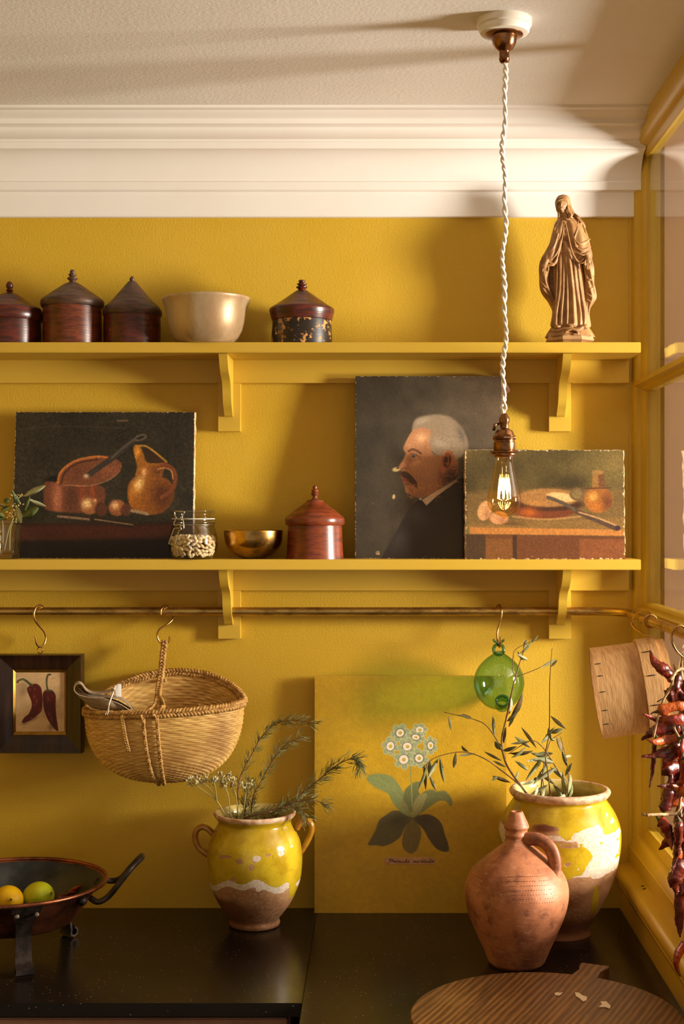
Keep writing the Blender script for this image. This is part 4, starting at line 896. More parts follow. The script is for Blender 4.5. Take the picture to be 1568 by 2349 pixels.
# ---------------------------------------------------------------- wicker basket
m, tt, b = mat('straw_weave')
n1 = tt.noise(34, 5, .65, tt.mapv((1, 1, 6))); n2 = tt.noise(7, 3, .6)
cc = tt.mix(tt.step(n1, .34, .68), lin((230, 190, 112)), lin((190, 142, 70)))
tt.put(b.inputs['Base Color'], tt.mix(tt.step(n2, .45, .75), cc, lin((160, 112, 54))))
b.inputs['Roughness'].default_value = .55
tt.put(b.inputs['Normal'], tt.bump(tt.noise(300, 3, .6, tt.mapv((.3, .3, 3))), .3, .0008))
simple('straw_braid', (204, 160, 88), 0.6, var=(158, 112, 52), vscale=90, bump=(500, .5, .001))
BC = Vector((PXX(378, .125), -.128, 1.204))
bk = thing('wicker_basket', 'boat-shaped woven straw basket with braided handle hanging from an S hook', 'basket', BC)
def rim_pt(a):      # a=0 right, pi/2 back, -pi/2 front
    ca, sa = math.cos(a), math.sin(a)
    x = .1655 * math.copysign(abs(ca) ** .92, ca); y = .103 * math.copysign(abs(sa) ** .92, sa)
    z = 1.358 + .060 * max(0, sa) ** 1.6 - .002 * max(0, -sa) + .009 * ca
    return Vector((BC.x + x, BC.y + y, z))
def bwall(a, v, off=0.0):   # v 0 bottom .. 1 rim
    r = rim_pt(a); f = math.sin(min(1, v * 1.02) * PI / 2) ** .80 if v < 1 else 1.0
    f = (1 - (1 - v) ** 2.15) ** .72
    z = 1.204 + (r.z - 1.204) * (v ** 1.55)
    x, y = (r.x - BC.x) * f, (r.y - BC.y) * f
    nrm = Vector((x / .1655 ** 2, y / .103 ** 2, -.0 if v > .5 else -(1 - v) * 6)).normalized() if f > .01 else Vector((0, 0, -1))
    return Vector((BC.x + x, min(BC.y + y, -.021), z)) + nrm * off
NR, NW = 64, 46; seg, rows = NR * 5, NW * 4
def weave(inner):
    V, F = [], []
    for i in range(rows + 1):
        v = .02 + .98 * i / rows; row = i / 4.0; ri = int(row)
        for k in range(seg):
            a = 2 * PI * k / seg
            w = abs(math.sin(PI * row)) ** .7; ov = math.cos(NR / 2 * a + PI * ri)
            jit = .25 * math.sin(a * 7 + ri * 1.7) + .2 * math.sin(a * 19 + ri * 3.1)
            off = .0016 * w * (1.0 + .75 * ov + jit * .5)
            V.append(tuple(bwall(a, v, (-.0035 - off) if inner else off)))
    for i in range(rows):
        for k in range(seg):
            k2 = (k + 1) % seg; qd = (i * seg + k, i * seg + k2, (i + 1) * seg + k2, (i + 1) * seg + k)
            F.append(qd[::-1] if inner else qd)
    F.append(tuple(range(seg - 1, -1, -1)) if not inner else tuple(range(seg)))
    return V, F
obj('woven_body', weave(False), 'straw_weave', bk); obj('woven_lining', weave(True), 'straw_weave', bk)
def braid(path, rad, strand, pitch, n=3, closed=False, rag=0.0, flat=.6, seed=0):
    """n strands plaited along the path"""
    rr = random.Random(seed); pts = [Vector(p) for p in path]; L = [0.0]
    for i in range(1, len(pts)): L.append(L[-1] + (pts[i] - pts[i - 1]).length)
    out = []
    for s in range(n):
        q_ = []
        for i, p_ in enumerate(pts):
            t_ = (pts[min(i + 1, len(pts) - 1)] - pts[max(i - 1, 0)]).normalized()
            u = t_.cross(Vector((0, 1, 0))); u = u.normalized() if u.length > .05 else Vector((1, 0, 0)); w = t_.cross(u).normalized()
            ph = 2 * PI * (L[i] / pitch + s / n)
            q_.append(p_ + u * (rad * math.sin(ph)) + w * (rad * flat * math.sin(2 * ph)) + Vector((rr.uniform(-rag, rag), rr.uniform(-rag, rag), rr.uniform(-rag, rag))))
        out.append(tube(q_, strand, 6))
    return out
N = 420; rimp = [rim_pt(2 * PI * i / N) + Vector((0, 0, .004)) for i in range(N + 1)]
wisps = []; rw = random.Random(5)
for i in range(130):
    a = rw.uniform(0, 2 * PI); q_ = rim_pt(a) + Vector((0, 0, rw.uniform(-.004, .010))); dv = Vector((rw.uniform(-1, 1), rw.uniform(-1, .3), rw.uniform(-.2, 1))).normalized() * rw.uniform(.006, .014)
    wisps.append(tube([q_, q_ + dv * .5 + Vector((0, 0, .001)), q_ + dv], [.0006, .0005, .0003], 4))
obj('rim_braid', join(*braid(rimp, .0062, .0036, .034, 5, rag=.0007, flat=.8), *wisps), 'straw_braid', bk)
apex = P(377, 1475, .044)
fr = rim_pt(-PI / 2 - .03); bkp = rim_pt(PI / 2)
hpath = spl([apex + Vector((.001, .001, .004)), P(374, 1500, .052), P(370, 1540, .075), P(364, 1580, .110), P(362, 1605, .150), P(360, 1632, .210)], 16)
tails = []
for xs_, a_ in ((318, -PI / 2 - .42), (354, -PI / 2 - .16), (377, -PI / 2 - .02)):
    pts = [bwall(a_ + (.07 if xs_ > 330 else .16) * (1 - v) + .02, v, .006) for v in np.linspace(1.0, .10 if xs_ > 330 else .66, 46)]
    tails += braid(pts, .0030, .0021, .016, 3, rag=.0003, seed=int(xs_))
sp1 = spl([P(362, 1596, .140), P(352, 1622, .196), bwall(-PI / 2 - .16, 1.0, .010)], 10); sp2 = spl([P(364, 1596, .140), P(374, 1620, .196), bwall(-PI / 2 - .02, 1.0, .010)], 10); sp3 = spl([P(345, 1620, .190), P(330, 1636, .214), bwall(-PI / 2 - .42, 1.0, .008)], 8)
bh = spl([P(370, 1545, .078), P(376, 1560, .050), P(378, 1558, .030)], 8)
obj('handle', join(*braid(hpath, .0046, .0031, .024, 3, rag=.0004, flat=.8), *braid(sp1, .0035, .0024, .02, 3, rag=.0004), *braid(sp2, .0035, .0024, .02, 3, rag=.0004), *braid(sp3, .0030, .0022, .02, 3, rag=.0004), *braid(bh, .0035, .0025, .02, 3), *tails), 'straw_braid', bk)
# linen napkin in the basket
simple('linen', (168, 146, 118), 0.85, var=(150, 128, 100), vscale=160, bump=(700, .4, .0006))
simple('white_label', (238, 236, 230), 0.6); simple('cotton_string', (226, 218, 204), 0.8)
nk = thing('linen_napkin', 'folded beige linen napkin with a white tag tucked into the basket', 'napkin', P(240, 1630, .14))
def sheet(lines, th=.0016, k=8):
    """loft through a list of polylines (same count), thickened"""
    rows_ = [spl(l, k) for l in lines]; cols = list(zip(*rows_)); cols = [spl(c_, k) for c_ in cols]
    nu, nv = len(cols), len(cols[0]); V = [cols[i][j] for i in range(nu) for j in range(nv)]; F = []
    nr = []
    for i in range(nu):
        for j in range(nv):
            du = cols[min(i + 1, nu - 1)][j] - cols[max(i - 1, 0)][j]; dv = cols[i][min(j + 1, nv - 1)] - cols[i][max(j - 1, 0)]
            n_ = du.cross(dv); nr.append(n_.normalized() if n_.length > 1e-12 else Vector((0, -1, 0)))
    n0 = len(V); V2 = V + [v + n_ * th for v, n_ in zip(V, nr)]
    for i in range(nu - 1):
        for j in range(nv - 1):
            a_ = i * nv + j; F.append((a_, a_ + 1, a_ + nv + 1, a_ + nv)); F.append((n0 + a_, n0 + a_ + nv, n0 + a_ + nv + 1, n0 + a_ + 1))
    edge = [i * nv for i in range(nu)] + [(nu - 1) * nv + j for j in range(1, nv)] + [i * nv + nv - 1 for i in range(nu - 2, -1, -1)] + [j for j in range(nv - 2, 0, -1)]
    for a_, b_ in zip(edge, edge[1:] + edge[:1]): F.append((a_, b_, n0 + b_, n0 + a_))
    return V2, F
obj('front_fold', sheet([[P(171, 1583, .20), P(205, 1597, .212), P(250, 1605, .218), P(298, 1628, .200)], [P(180, 1598, .202), P(208, 1612, .206), P(252, 1620, .214), P(300, 1632, .200)], [P(210, 1625, .185), P(224, 1628, .190), P(255, 1632, .199), P(304, 1636, .188)]]), 'linen', nk)
def ribbon(pts, d0, d1, th): return sheet([[P(x, y, d0) for x, y in pts], [P(x, y - 2, (d0 + d1) / 2) for x, y in pts], [P(x, y - 5, d1) for x, y in pts]], th, 5)
obj('top_fold', ribbon([(299, 1629), (272, 1613), (240, 1603), (205, 1599), (181, 1593), (171, 1582), (176, 1570.5), (186, 1571), (197, 1585), (214, 1592), (240, 1591), (264, 1586)], .216, .150, .0020), 'linen', nk)
obj('inner_fold', ribbon([(308, 1632), (293, 1613), (275, 1603), (250, 1599), (216, 1597), (194, 1589), (183, 1578)], .208, .150, .0020), 'linen', nk)
obj('white_tag', sheet([[P(263, 1573, .150), P(270, 1569, .150), P(278, 1570, .150)], [P(264, 1584, .158), P(271, 1584, .158), P(278, 1585, .158)], [P(266, 1598, .166), P(272, 1598, .166), P(278, 1599, .166)]], .0008), 'white_label', nk)
obj('string', join(tube(spl([P(264, 1573, .160), P(257, 1595, .204), P(251, 1612, .226), P(248, 1626, .232), P(241, 1640, .236)], 6), .0009, 6), tube(spl([P(266, 1573, .160), P(256, 1600, .206), P(250, 1618, .228), P(249, 1630, .234), P(246, 1640, .236)], 6), .0009, 6)), 'cotton_string', nk)
# ---------------------------------------------------------------- wooden drum sieve
m, tt, b = mat('bent_beech')
n1 = tt.noise(30, 5, .6, tt.maprs((0, .19, 0), (7, 1.2, 1.0))); n2 = tt.noise(110, 3, .5, tt.maprs((0, .19, 0), (6, 1, .8)))
tt.put(b.inputs['Base Color'], tt.mix(tt.step(n1, .32, .7), lin((216, 172, 116)), lin((188, 140, 88))))
b.inputs['Roughness'].default_value = .5
tt.put(b.inputs['Normal'], tt.bump(n2, .35, .0012))
simple('iron_staple', (40, 34, 34), .5, .6); simple('sieve_mesh', (150, 140, 120), .5, .4)
SA = Vector((-1, .075, -.14)).normalized(); SC0 = P(1366, 1590, .355)          # axis towards the open left end
def ring(c0, c1, r0, th, seg=72):
    a_ = SA; u = a_.cross(Vector((0, 1, 0))).normalized(); w = a_.cross(u).normalized(); V, F = [], []
    for cpt, r_ in ((c0, r0), (c1, r0), (c1, r0 - th), (c0, r0 - th)):
        for k in range(seg):
            an = 2 * PI * k / seg; V.append(tuple(cpt + u * (r_ * math.cos(an)) + w * (r_ * math.sin(an))))
    for i in range(4):
        j = (i + 1) % 4
        for k in range(seg): F.append((i * seg + k, i * seg + (k + 1) % seg, j * seg + (k + 1) % seg, j * seg + k))
    return V, F
sv = thing('drum_sieve', 'round bent beech drum sieve hanging sideways from the rail by the window', 'sieve', SC0 - Vector((0, 0, .09)))
RSV = .0885
obj('hoop', ring(SC0, SC0 - SA * .142, RSV, .003), 'bent_beech', sv, flat_angle=40)
bandc = SC0 - SA * .088
obj('outer_band', ring(bandc, bandc - SA * .036, RSV + .0055, .005), 'bent_beech', sv, flat_angle=40)
obj('inner_band', ring(SC0 - SA * .001, SC0 - SA * .02, RSV - .0032, .0025), 'bent_beech', sv, flat_angle=40)
u = SA.cross(Vector((0, 1, 0))).normalized(); w = SA.cross(u).normalized()
cell = []
for i in range(-21, 22):
    o_ = i * .004; h = math.sqrt(max(0, (RSV - .004) ** 2 - o_ * o_)); ce = SC0 - SA * .108
    cell.append(tube([ce + u * o_ - w * h, ce + u * o_ + w * h], .0003, 4)); cell.append(tube([ce + w * o_ - u * h, ce + w * o_ + u * h], .0003, 4))
tag(obj('wire_mesh', join(*cell), 'sieve_mesh', sv), kind='stuff')
stp = []
def on(r, an, along): return SC0 - SA * along + u * (r * math.cos(an)) + w * (r * math.sin(an))
fa = math.atan2(Vector((0, -1, 0)).dot(w), Vector((0, -1, 0)).dot(u))
for an, al, r_ in ((.9, .095, RSV + .006), (.35, .095, RSV + .006), (-.25, .095, RSV + .006), (-.8, .095, RSV + .006)):
    obj('staple', tube([on(r_, fa + an, al), on(r_ + .0006, fa + an, al + .008), on(r_, fa + an, al + .016)], .0009, 6), 'iron_staple', sv)
for an in (.8, .5, .15, -.25, -.6): obj('staple', tube([on(RSV + .0005, fa + an, .003), on(RSV + .001, fa + an, .013)], .0008, 6), 'iron_staple', sv)
# ---------------------------------------------------------------- string of dried chillies
def chilli_mat(name, c1, c2, rough):
    m, tt, b = mat(name); n1 = tt.noise(45, 5, .65)
    tt.put(b.inputs['Base Color'], tt.mix(tt.step(n1, .35, .68), lin(c1), lin(c2))); b.inputs['Roughness'].default_value = rough
    b.inputs['Coat Weight'].default_value = .5; b.inputs['Coat Roughness'].default_value = .18
    vv = tt.add('ShaderNodeTexVoronoi', {'feature': 'SMOOTH_F1'}, Scale=150.0); tt.l.new(tt.mapv((1, 1, 1)), vv.inputs['Vector'])
    tt.put(b.inputs['Normal'], tt.bump(tt.noise(130, 4, .6), .55, .003, tt.bump(vv.outputs['Distance'], .35, .002)))
chilli_mat('chilli_dark', (104, 24, 10), (60, 13, 6), .30); chilli_mat('chilli_red', (150, 42, 14), (98, 24, 10), .32); chilli_mat('chilli_orange', (190, 92, 30), (146, 54, 18), .36)
simple('chilli_stem', (96, 92, 52), .7, var=(70, 62, 36), vscale=60); simple('jute_twine', (196, 164, 120), .9, var=(150, 116, 76), vscale=120, bump=(600, .6, .001))
def chilli(parent, pts, w, m, rnd, stem=True, clear=False):
    """pts from the stem end to the tip"""
    if clear: pts = [Vector((min(p_.x, (.5535 if p_.z > 1.10 else .545) - w), p_.y, p_.z)) for p_ in pts]   # hang clear of the window frame
    q_ = spl(pts, 8); n_ = len(q_); rs = []; L = n_ - 1
    for i in range(n_):
        f = i / L; r_ = w * (min(1, .45 + f * 7) if f < .1 else 1.0) * (1 - .35 * f) * (1 - max(0, f - .55) / .45 * .9) 
        rs.append(max(.0012, r_ * (1 + .10 * math.sin(i * .7 + w * 9e3) + rnd.uniform(-.05, .05))))
    V, F = tube(q_, rs, 12, True, rnd.uniform(.45, .8))
    V = [tuple(Vector(v) + Vector((rnd.gauss(0, 1), rnd.gauss(0, 1), rnd.gauss(0, 1))) * (w * .05)) for v in V]
    o = obj('chilli', (V, F), m, parent) if parent is not None else obj('dried_chilli', (V, F), m)
    if stem:
        d0 = (q_[0] - q_[1]).normalized(); s0 = q_[0]
        g = [tube([s0 - d0 * .002, s0 + d0 * .003, s0 + d0 * .010 + Vector((rnd.uniform(-.004, .004), 0, rnd.uniform(-.003, .003))), s0 + d0 * .020 + Vector((rnd.uniform(-.010, .010), rnd.uniform(-.004, .004), rnd.uniform(-.006, .004)))], [rs[0] * .95, .0028, .0013, .0012], 8)]
        obj('stem', join(*g), 'chilli_stem', o)
    return o
ch = thing('chilli_string', 'string of glossy dried red chillies tied with twine at the window', 'dried chillies', P(1575, 2000, .60))
rc_ = random.Random(21)
def CP(px, py, dd=.60): return P(px, py, dd)
spec = [([(1546, 1558), (1520, 1535), (1500, 1518), (1490, 1492)], 14, 'chilli_red', .63), ([(1556, 1556), (1552, 1575), (1548, 1595)], 13, 'chilli_dark', .64), ([(1530, 1598), (1552, 1590), (1580, 1600)], 19, 'chilli_dark', .62),
        ([(1508, 1632), (1540, 1622), (1570, 1620), (1600, 1626)], 12, 'chilli_orange', .65), ([(1570, 1650), (1540, 1652), (1510, 1652), (1474, 1638)], 12, 'chilli_red', .66), ([(1560, 1665), (1530, 1668), (1500, 1678), (1471, 1697)], 18, 'chilli_dark', .62),
        ([(1556, 1692), (1525, 1698), (1500, 1702), (1483, 1695)], 10, 'chilli_orange', .66), ([(1500, 1703), (1498, 1740), (1495, 1775), (1489, 1806)], 10, 'chilli_dark', .63), ([(1554, 1702), (1535, 1720), (1505, 1732), (1471, 1736)], 12, 'chilli_dark', .65),
        ([(1550, 1725), (1530, 1745), (1518, 1765)], 14, 'chilli_red', .63), ([(1552, 1762), (1530, 1768), (1518, 1778)], 19, 'chilli_dark', .62), ([(1560, 1800), (1535, 1804), (1507, 1803)], 9, 'chilli_red', .64), ([(1575, 1818), (1560, 1812), (1540, 1800)], 12, 'chilli_orange', .66),
        ([(1522, 1860), (1530, 1830), (1536, 1800), (1540, 1770)], 13, 'chilli_dark', .62), ([(1512, 1882), (1525, 1895), (1534, 1920), (1540, 1950)], 14, 'chilli_red', .64), ([(1556, 1882), (1555, 1920), (1550, 1960), (1540, 2004)], 19, 'chilli_dark', .65), ([(1570, 1870), (1574, 1910), (1572, 1960)], 18, 'chilli_dark', .62),
        ([(1570, 1990), (1556, 2000), (1546, 2025), (1560, 2050)], 24, 'chilli_dark', .63), ([(1566, 2168), (1554, 2190), (1551, 2215), (1560, 2240)], 14, 'chilli_red', .735), ([(1566, 1690), (1562, 1720), (1560, 1750)], 14, 'chilli_red', .64), ([(1568, 1740), (1565, 1790), (1560, 1830)], 14, 'chilli_red', .66),
        ([(1568, 1570), (1570, 1600), (1574, 1640)], 17, 'chilli_dark', .60), ([(1580, 1640), (1590, 1690), (1596, 1740)], 16, 'chilli_dark', .60), ([(1585, 1740), (1598, 1780), (1600, 1830)], 16, 'chilli_red', .60), ([(1585, 1850), (1600, 1890), (1604, 1950)], 16, 'chilli_dark', .60), ([(1590, 1580), (1620, 1600), (1640, 1640)], 14, 'chilli_red', .60), ([(1590, 2000), (1595, 2080), (1590, 2150)], 16, 'chilli_dark', .61)]
for pts, wpx, mm, dd in spec:
    chilli(ch, [CP(x, y, dd + rc_.uniform(-.012, .012)) for x, y in pts], wpx * 1.12 / 1300.0, mm, rc_, clear=True)
for i in range(18):
    y_ = 1565 + i * 23; x_ = 1556 + rc_.uniform(-6, 34); a_ = rc_.choice((-1, 1, 1)) * rc_.uniform(.2, 1.2) + PI / 2; L_ = rc_.uniform(60, 95); dd = .59 + rc_.uniform(-.02, .03)
    chilli(ch, [P(x_, y_, dd), P(x_ + L_ * .5 * math.cos(a_) + rc_.uniform(-8, 8), y_ + L_ * .5 * math.sin(a_), dd + .01), P(x_ + L_ * math.cos(a_), y_ + L_ * math.sin(a_), dd)], rc_.uniform(14, 19) / 1300, rc_.choice(('chilli_dark', 'chilli_red', 'chilli_dark', 'chilli_orange')), rc_, clear=True)
tw = [tube(spl([P(1566, 1500, .60), P(1562, 1540, .60), P(1568, 1600, .60), P(1560, 1660, .60), P(1566, 1760, .61), P(1560, 1830, .62), P(1555, 1862, .63), P(1530, 1868, .63), P(1512, 1868, .64), P(1482, 1870, .65)], 8), .0028, 7),
      tube(spl([P(1545, 1548, .65), P(1536, 1580, .65), P(1520, 1608, .65), P(1505, 1660, .665), P(1498, 1690, .66)], 6), .0022, 6), tube(spl([P(1537, 1560, .655), P(1550, 1540, .65), P(1565, 1535, .64), P(1580, 1550, .62)], 6), .0030, 6),
      tube(spl([P(1560, 1640, .655), P(1545, 1665, .66), P(1556, 1690, .66)], 6), .0024, 6), tube(spl([P(1560, 1860, .62), P(1572, 1960, .60), P(1574, 2050, .62), P(1572, 2110, .68), P(1568, 2160, .733)], 6), .0022, 6), tube(spl([HC + Vector((.004, .002, -.068)), P(1566, 1500, .60), P(1572, 1540, .60)], 5), .0026, 6)]
for i in range(9):
    q_ = P(1484, 1870, .65); tw.append(tube([q_ + Vector((.010, 0, 0)), q_, q_ + Vector((-.010, rc_.uniform(-.004, .004), rc_.uniform(-.007, .006)))], [.0010, .0008, .0003], 4))
obj('twine', join(*tw), 'jute_twine', ch)
# ---------------------------------------------------------------- glazed confit pots
def glaze_mat(name, crackle=True):
    """masks per vertex: R glaze present, G white slip, B dark stain; noise breaks the edges"""
    m, t, b = mat(name)
    sep = t.n.new('ShaderNodeSeparateColor'); t.l.new(t.attr('mask'), sep.inputs[0])
    n1 = t.noise(64, 7, .72); n2 = t.noise(16, 4, .6); n3 = t.noise(160, 4, .6); sm = t.noise(7, 3, .5)
    g = t.step(t.math('ADD', sep.outputs[0], t.math('MULTIPLY', t.math('SUBTRACT', n1, .5), 1.15)), .47, .50)
    sl = t.step(t.math('ADD', sep.outputs[1], t.math('MULTIPLY', t.math('SUBTRACT', n1, .5), .8)), .46, .50)
    st = t.math('ADD', sep.outputs[2], t.math('MULTIPLY', t.math('SUBTRACT', n2, .5), .5))
    clay = t.mix(t.step(n2, .34, .7), lin((172, 126, 84)), lin((136, 90, 54)))
    clay = t.mix(t.math('MULTIPLY', t.step(n3, .45, .7), .35), clay, lin((204, 168, 128)))
    clay = t.mix(t.step(st, .35, .8), clay, lin((112, 66, 34)))
    slip = t.mix(t.step(n3, .42, .68), lin((208, 192, 172)), lin((188, 164, 140)))
    glz = t.mix(t.step(n2, .36, .66), lin((192, 164, 36)), lin((160, 128, 22)))
    glz = t.mix(t.math('MULTIPLY', t.step(sm, .5, .72), .55), glz, lin((148, 116, 16)))
    vo = t.add('ShaderNodeTexVoronoi', {'feature': 'DISTANCE_TO_EDGE'}, Scale=42.0); t.l.new(t.obj(), vo.inputs['Vector'])
    cr = t.math('MULTIPLY', t.step(vo.outputs['Distance'], .022, .0), .28)
    glz = t.mix(cr, glz, lin((110, 76, 14)))
    base = t.mix(sl, clay, slip)
    t.put(b.inputs['Base Color'], t.mix(g, base, glz))
    t.put(b.inputs['Roughness'], t.math('SUBTRACT', .78, t.math('MULTIPLY', g, .62)))
    t.put(b.inputs['Normal'], t.bump(g, .55, .0012, t.bump(n3, .18, .0012)))
    return m
glaze_mat('confit_glaze')
simple('cream_glaze_inside', (206, 188, 118), .2, var=(180, 158, 84), vscale=18)
simple('bare_terracotta_rim', (176, 128, 96), .6, var=(214, 184, 152), vscale=70, bump=(150, .3, .001))
def painted_lathe(name, prof, c, parent, maskfn, seg=128, wob=.004, seed=0, m='confit_glaze', smooth_angle=None):
    o = obj(name, lathe(prof, c, seg, wob, seed, cap0=True), m, parent, flat_angle=smooth_angle)
    v = np.array([q_.co for q_ in o.data.vertices]) + np.array(o.location + (WPOS[parent.name] if parent else Vector((0, 0, 0))))
    ang = np.arctan2(-(v[:, 1] - c[1]), v[:, 0] - c[0]); r_ = np.hypot(v[:, 0] - c[0], v[:, 1] - c[1])
    u = np.where(v[:, 1] <= c[1], r_ * np.cos(ang), np.sign(r_ * np.cos(ang)) * (2 * .12 - np.abs(r_ * np.cos(ang))))
    col = maskfn(u, v[:, 2], ang)
    at = o.data.color_attributes.new('mask', 'FLOAT_COLOR', 'POINT')
    at.data.foreach_set('color', np.concatenate([np.clip(col, 0, 1), np.ones((len(col), 1))], 1).astype(np.float32).ravel()); return o
def gb(x, x0, s): return np.exp(-((x - x0) / s) ** 2)
def sm(x, a, b): t_ = np.clip((x - a) / (b - a), 0, 1); return t_ * t_ * (3 - 2 * t_)
# small two-handled pot
d = .130; C1 = (PXX(584, d), -d); s1 = SCALE * mag(d)
t = thing('confit_pot', 'two-handled yellow glazed confit pot holding rosemary and dried flowers', 'pot', (C1[0], C1[1], CTOP))
out = pprof([(50, 2122), (56, 2120), (58, 2114), (56, 2108), (58, 2102), (66, 2092), (82, 2070), (97, 2040), (106, 2010), (109, 1980), (109, 1952), (105, 1928), (95, 1906), (87, 1893), (84, 1886), (85, 1880), (91, 1872)], d, 5)
out = [(r_, max(z_, CTOP)) for r_, z_ in out]; out[0] = (out[0][0], CTOP)
def hz(y): return PZZ(y, d)
def mask1(u, z, a):
    px = 584 + u * s1; py = CY + (EYE - z) * s1
    edge = 2003 + 9 * np.sin(px * .03) + 6 * np.sin(px * .09 + 1)
    g = sm(edge - py, -6, 6)
    drip = gb(px, 674, 9) * (py < 2052); g = np.maximum(g, drip * .95)
    for bx, by, sx, sy in ((533, 1942, 12, 4), (560, 1951, 11, 8), (598, 1944, 12, 9), (622, 1938, 7, 4), (650, 1938, 9, 7), (585, 1963, 8, 8), (545, 1990, 6, 5), (672, 1929, 5, 3), (614, 1970, 3, 3), (518, 1946, 7, 5)): g = g - .95 * gb(px, bx, sx) * gb(py, by, sy)
    sl = .95 * gb(py, edge + 7, 9) + .8 * gb(px, 651, 10) * gb(py, 2012, 16) + .8 * gb(px, 682, 6) * gb(py, 1995, 14) + .5 * gb(px, 600, 14) * gb(py, 2016, 14)
    for bx, by, sx, sy in ((598, 1944, 14, 10), (650, 1938, 11, 9), (672, 1929, 8, 5)): sl = sl + .9 * gb(px, bx, sx) * gb(py, by, sy)
    st = .75 * sm(py, 2020, 2070) * sm(640 - px, 0, 120) + .25
    return np.stack([g, sl, st], 1)
painted_lathe('body', out, C1, t, mask1, 128, .004, 3)
rimp_ = pprof([(91, 1872), (93.5, 1868), (94, 1864), (92, 1861), (88, 1861)], d, 3)
obj('rim', lathe(rimp_, C1, 96, .004, 3, cap0=False, asym=lambda a, z: .0), 'bare_terracotta_rim', t)
obj('inside', lathe(pprof([(88, 1861), (81, 1870), (79, 1884), (92, 1915), (102, 1950), (100, 1990), (80, 2060), (2, 2085)], d, 3), C1, 64, .004, 3, cap0=False), 'cream_glaze_inside', t)
simple('glazed_handle', (176, 128, 26), .25, var=(150, 88, 34), vscale=26, coat=.5)
for pts in ([(488, 1913), (476, 1901), (462, 1897), (450, 1906), (448, 1924), (456, 1944), (472, 1957), (482, 1964)], [(680, 1902), (690, 1886), (703, 1882), (713, 1890), (714, 1906), (706, 1926), (696, 1944), (688, 1956)]):
    obj('handle', tube(spl([P(x, y, d) for x, y in pts], 6), .0066, 12, True, 1.5), 'glazed_handle', t)
# big pot
d = .182; C2 = (PXX(1283, d), -d); s2 = SCALE * mag(d)
t = thing('confit_pot', 'large flaking yellow and white glazed crock holding olive branches', 'pot', (C2[0], C2[1], CTOP))
out = pprof([(64, 2148), (70, 2146), (71, 2138), (68, 2128), (70, 2118), (80, 2100), (98, 2068), (115, 2030), (128, 1990), (136, 1955), (139, 1920), (138, 1898), (133, 1880), (124, 1860), (113, 1843), (107, 1834), (106, 1829), (110, 1824)], d, 5)
out = [(r_, max(z_, CTOP)) for r_, z_ in out]; out[0] = (out[0][0], CTOP)
def mask2(u, z, a):
    px = 1283 + u * s2; py = CY + (EYE - z) * s2
    seam = 1898 - (px - 1283) * .03
    g = sm(1886 + 14 * np.sin(px * .06) - py, -6, 8)
    low = sm(1300 + 40 * (1 - np.abs(py - 1935) / 60) - px, -10, 10) * sm(py, 1900, 1906) * sm(1985 + 8 * np.sin(px * .1) - py, -4, 6); g = np.maximum(g, low)
    g = np.maximum(g, .9 * gb(px, 1352, 11) * gb(py, 2045, 48) * (py > 2000)); g = np.maximum(g, .95 * sm(px, 1408, 1414) * sm(2000 - py, 0, 20))
    for bx, by, sx, sy in ((1236, 1875, 34, 11), (1240, 1893, 34, 7), (1306, 1888, 14, 10), (1392, 1868, 8, 6), (1380, 1855, 3, 7), (1395, 1896, 22, 7), (1350, 1898, 30, 4), (1150, 1905, 7, 24), (1225, 1935, 22, 8), (1285, 1950, 10, 6), (1308, 1960, 5, 5), (1290, 1910, 30, 5)): g = g - .98 * gb(px, bx, sx) * gb(py, by, sy)
    for bx, by in ((1360, 1907), (1403, 1909), (1408, 1945), (1400, 1947), (1412, 1930)): g = g + .8 * gb(px, bx, 5) * gb(py, by, 6)
    sl = sm(px, 1295, 1320) * sm(1978 + 10 * np.sin(px * .08) - py, -6, 8) + .9 * sm(1890, 1880, 1870) + 0 * px
    sl = sl * (px > 1280) + .9 * gb(py, 1972, 10) * (px > 1270) + .9 * gb(px, 1306, 16) * gb(py, 1888, 12) + .8 * gb(py, 1893, 8) * (px < 1300) * (px > 1200) + gb(px, 1150, 9) * gb(py, 1905, 26) + .8 * gb(py, 1830, 10)
    st = .15 + .8 * gb(px, 1236, 36) * gb(py, 1874, 10) + .7 * sm(py, 2050, 2120)
    return np.stack([g, sl, st], 1)
painted_lathe('body', out, C2, t, mask2, 144, .004, 6)
obj('rim', lathe(pprof([(110, 1824), (114, 1819), (115.5, 1814), (113, 1809), (107, 1807), (103, 1809)], d, 3), C2, 96, .005, 6, cap0=False), 'bare_terracotta_rim', t)
obj('inside', lathe(pprof([(103, 1809), (98, 1818), (99, 1836), (118, 1870), (130, 1910), (126, 1960), (100, 2060), (2, 2110)], d, 3), C2, 64, .004, 6, cap0=False), 'cream_glaze_inside', t)
# ---------------------------------------------------------------- terracotta jug
m, tt, b = mat('terracotta')
n1 = tt.noise(11, 6, .66); n2 = tt.noise(60, 5, .65, tt.mapv((1, 1, 3))); rg = tt.noise(1, 3, .6, tt.mapv((.02, .02, 520)))
cc = tt.mix(tt.step(n1, .34, .68), lin((190, 124, 84)), lin((134, 76, 48))); cc = tt.mix(tt.math('MULTIPLY', tt.step(n2, .5, .7), .45), cc, lin((206, 150, 116))); cc = tt.mix(tt.math('MULTIPLY', tt.step(tt.noise(24, 5, .7), .54, .66), .6), cc, lin((98, 58, 48)))
tt.put(b.inputs['Base Color'], cc); b.inputs['Roughness'].default_value = .48
tt.put(b.inputs['Normal'], tt.bump(rg, .22, .0016, tt.bump(n2, .2, .001)))
d = .382; C3 = (PXX(1184, d), -d); s3 = SCALE * mag(d)
t = thing('terracotta_jug', 'unglazed terracotta jug with narrow neck and looped handle', 'jug', (C3[0], C3[1], CTOP))
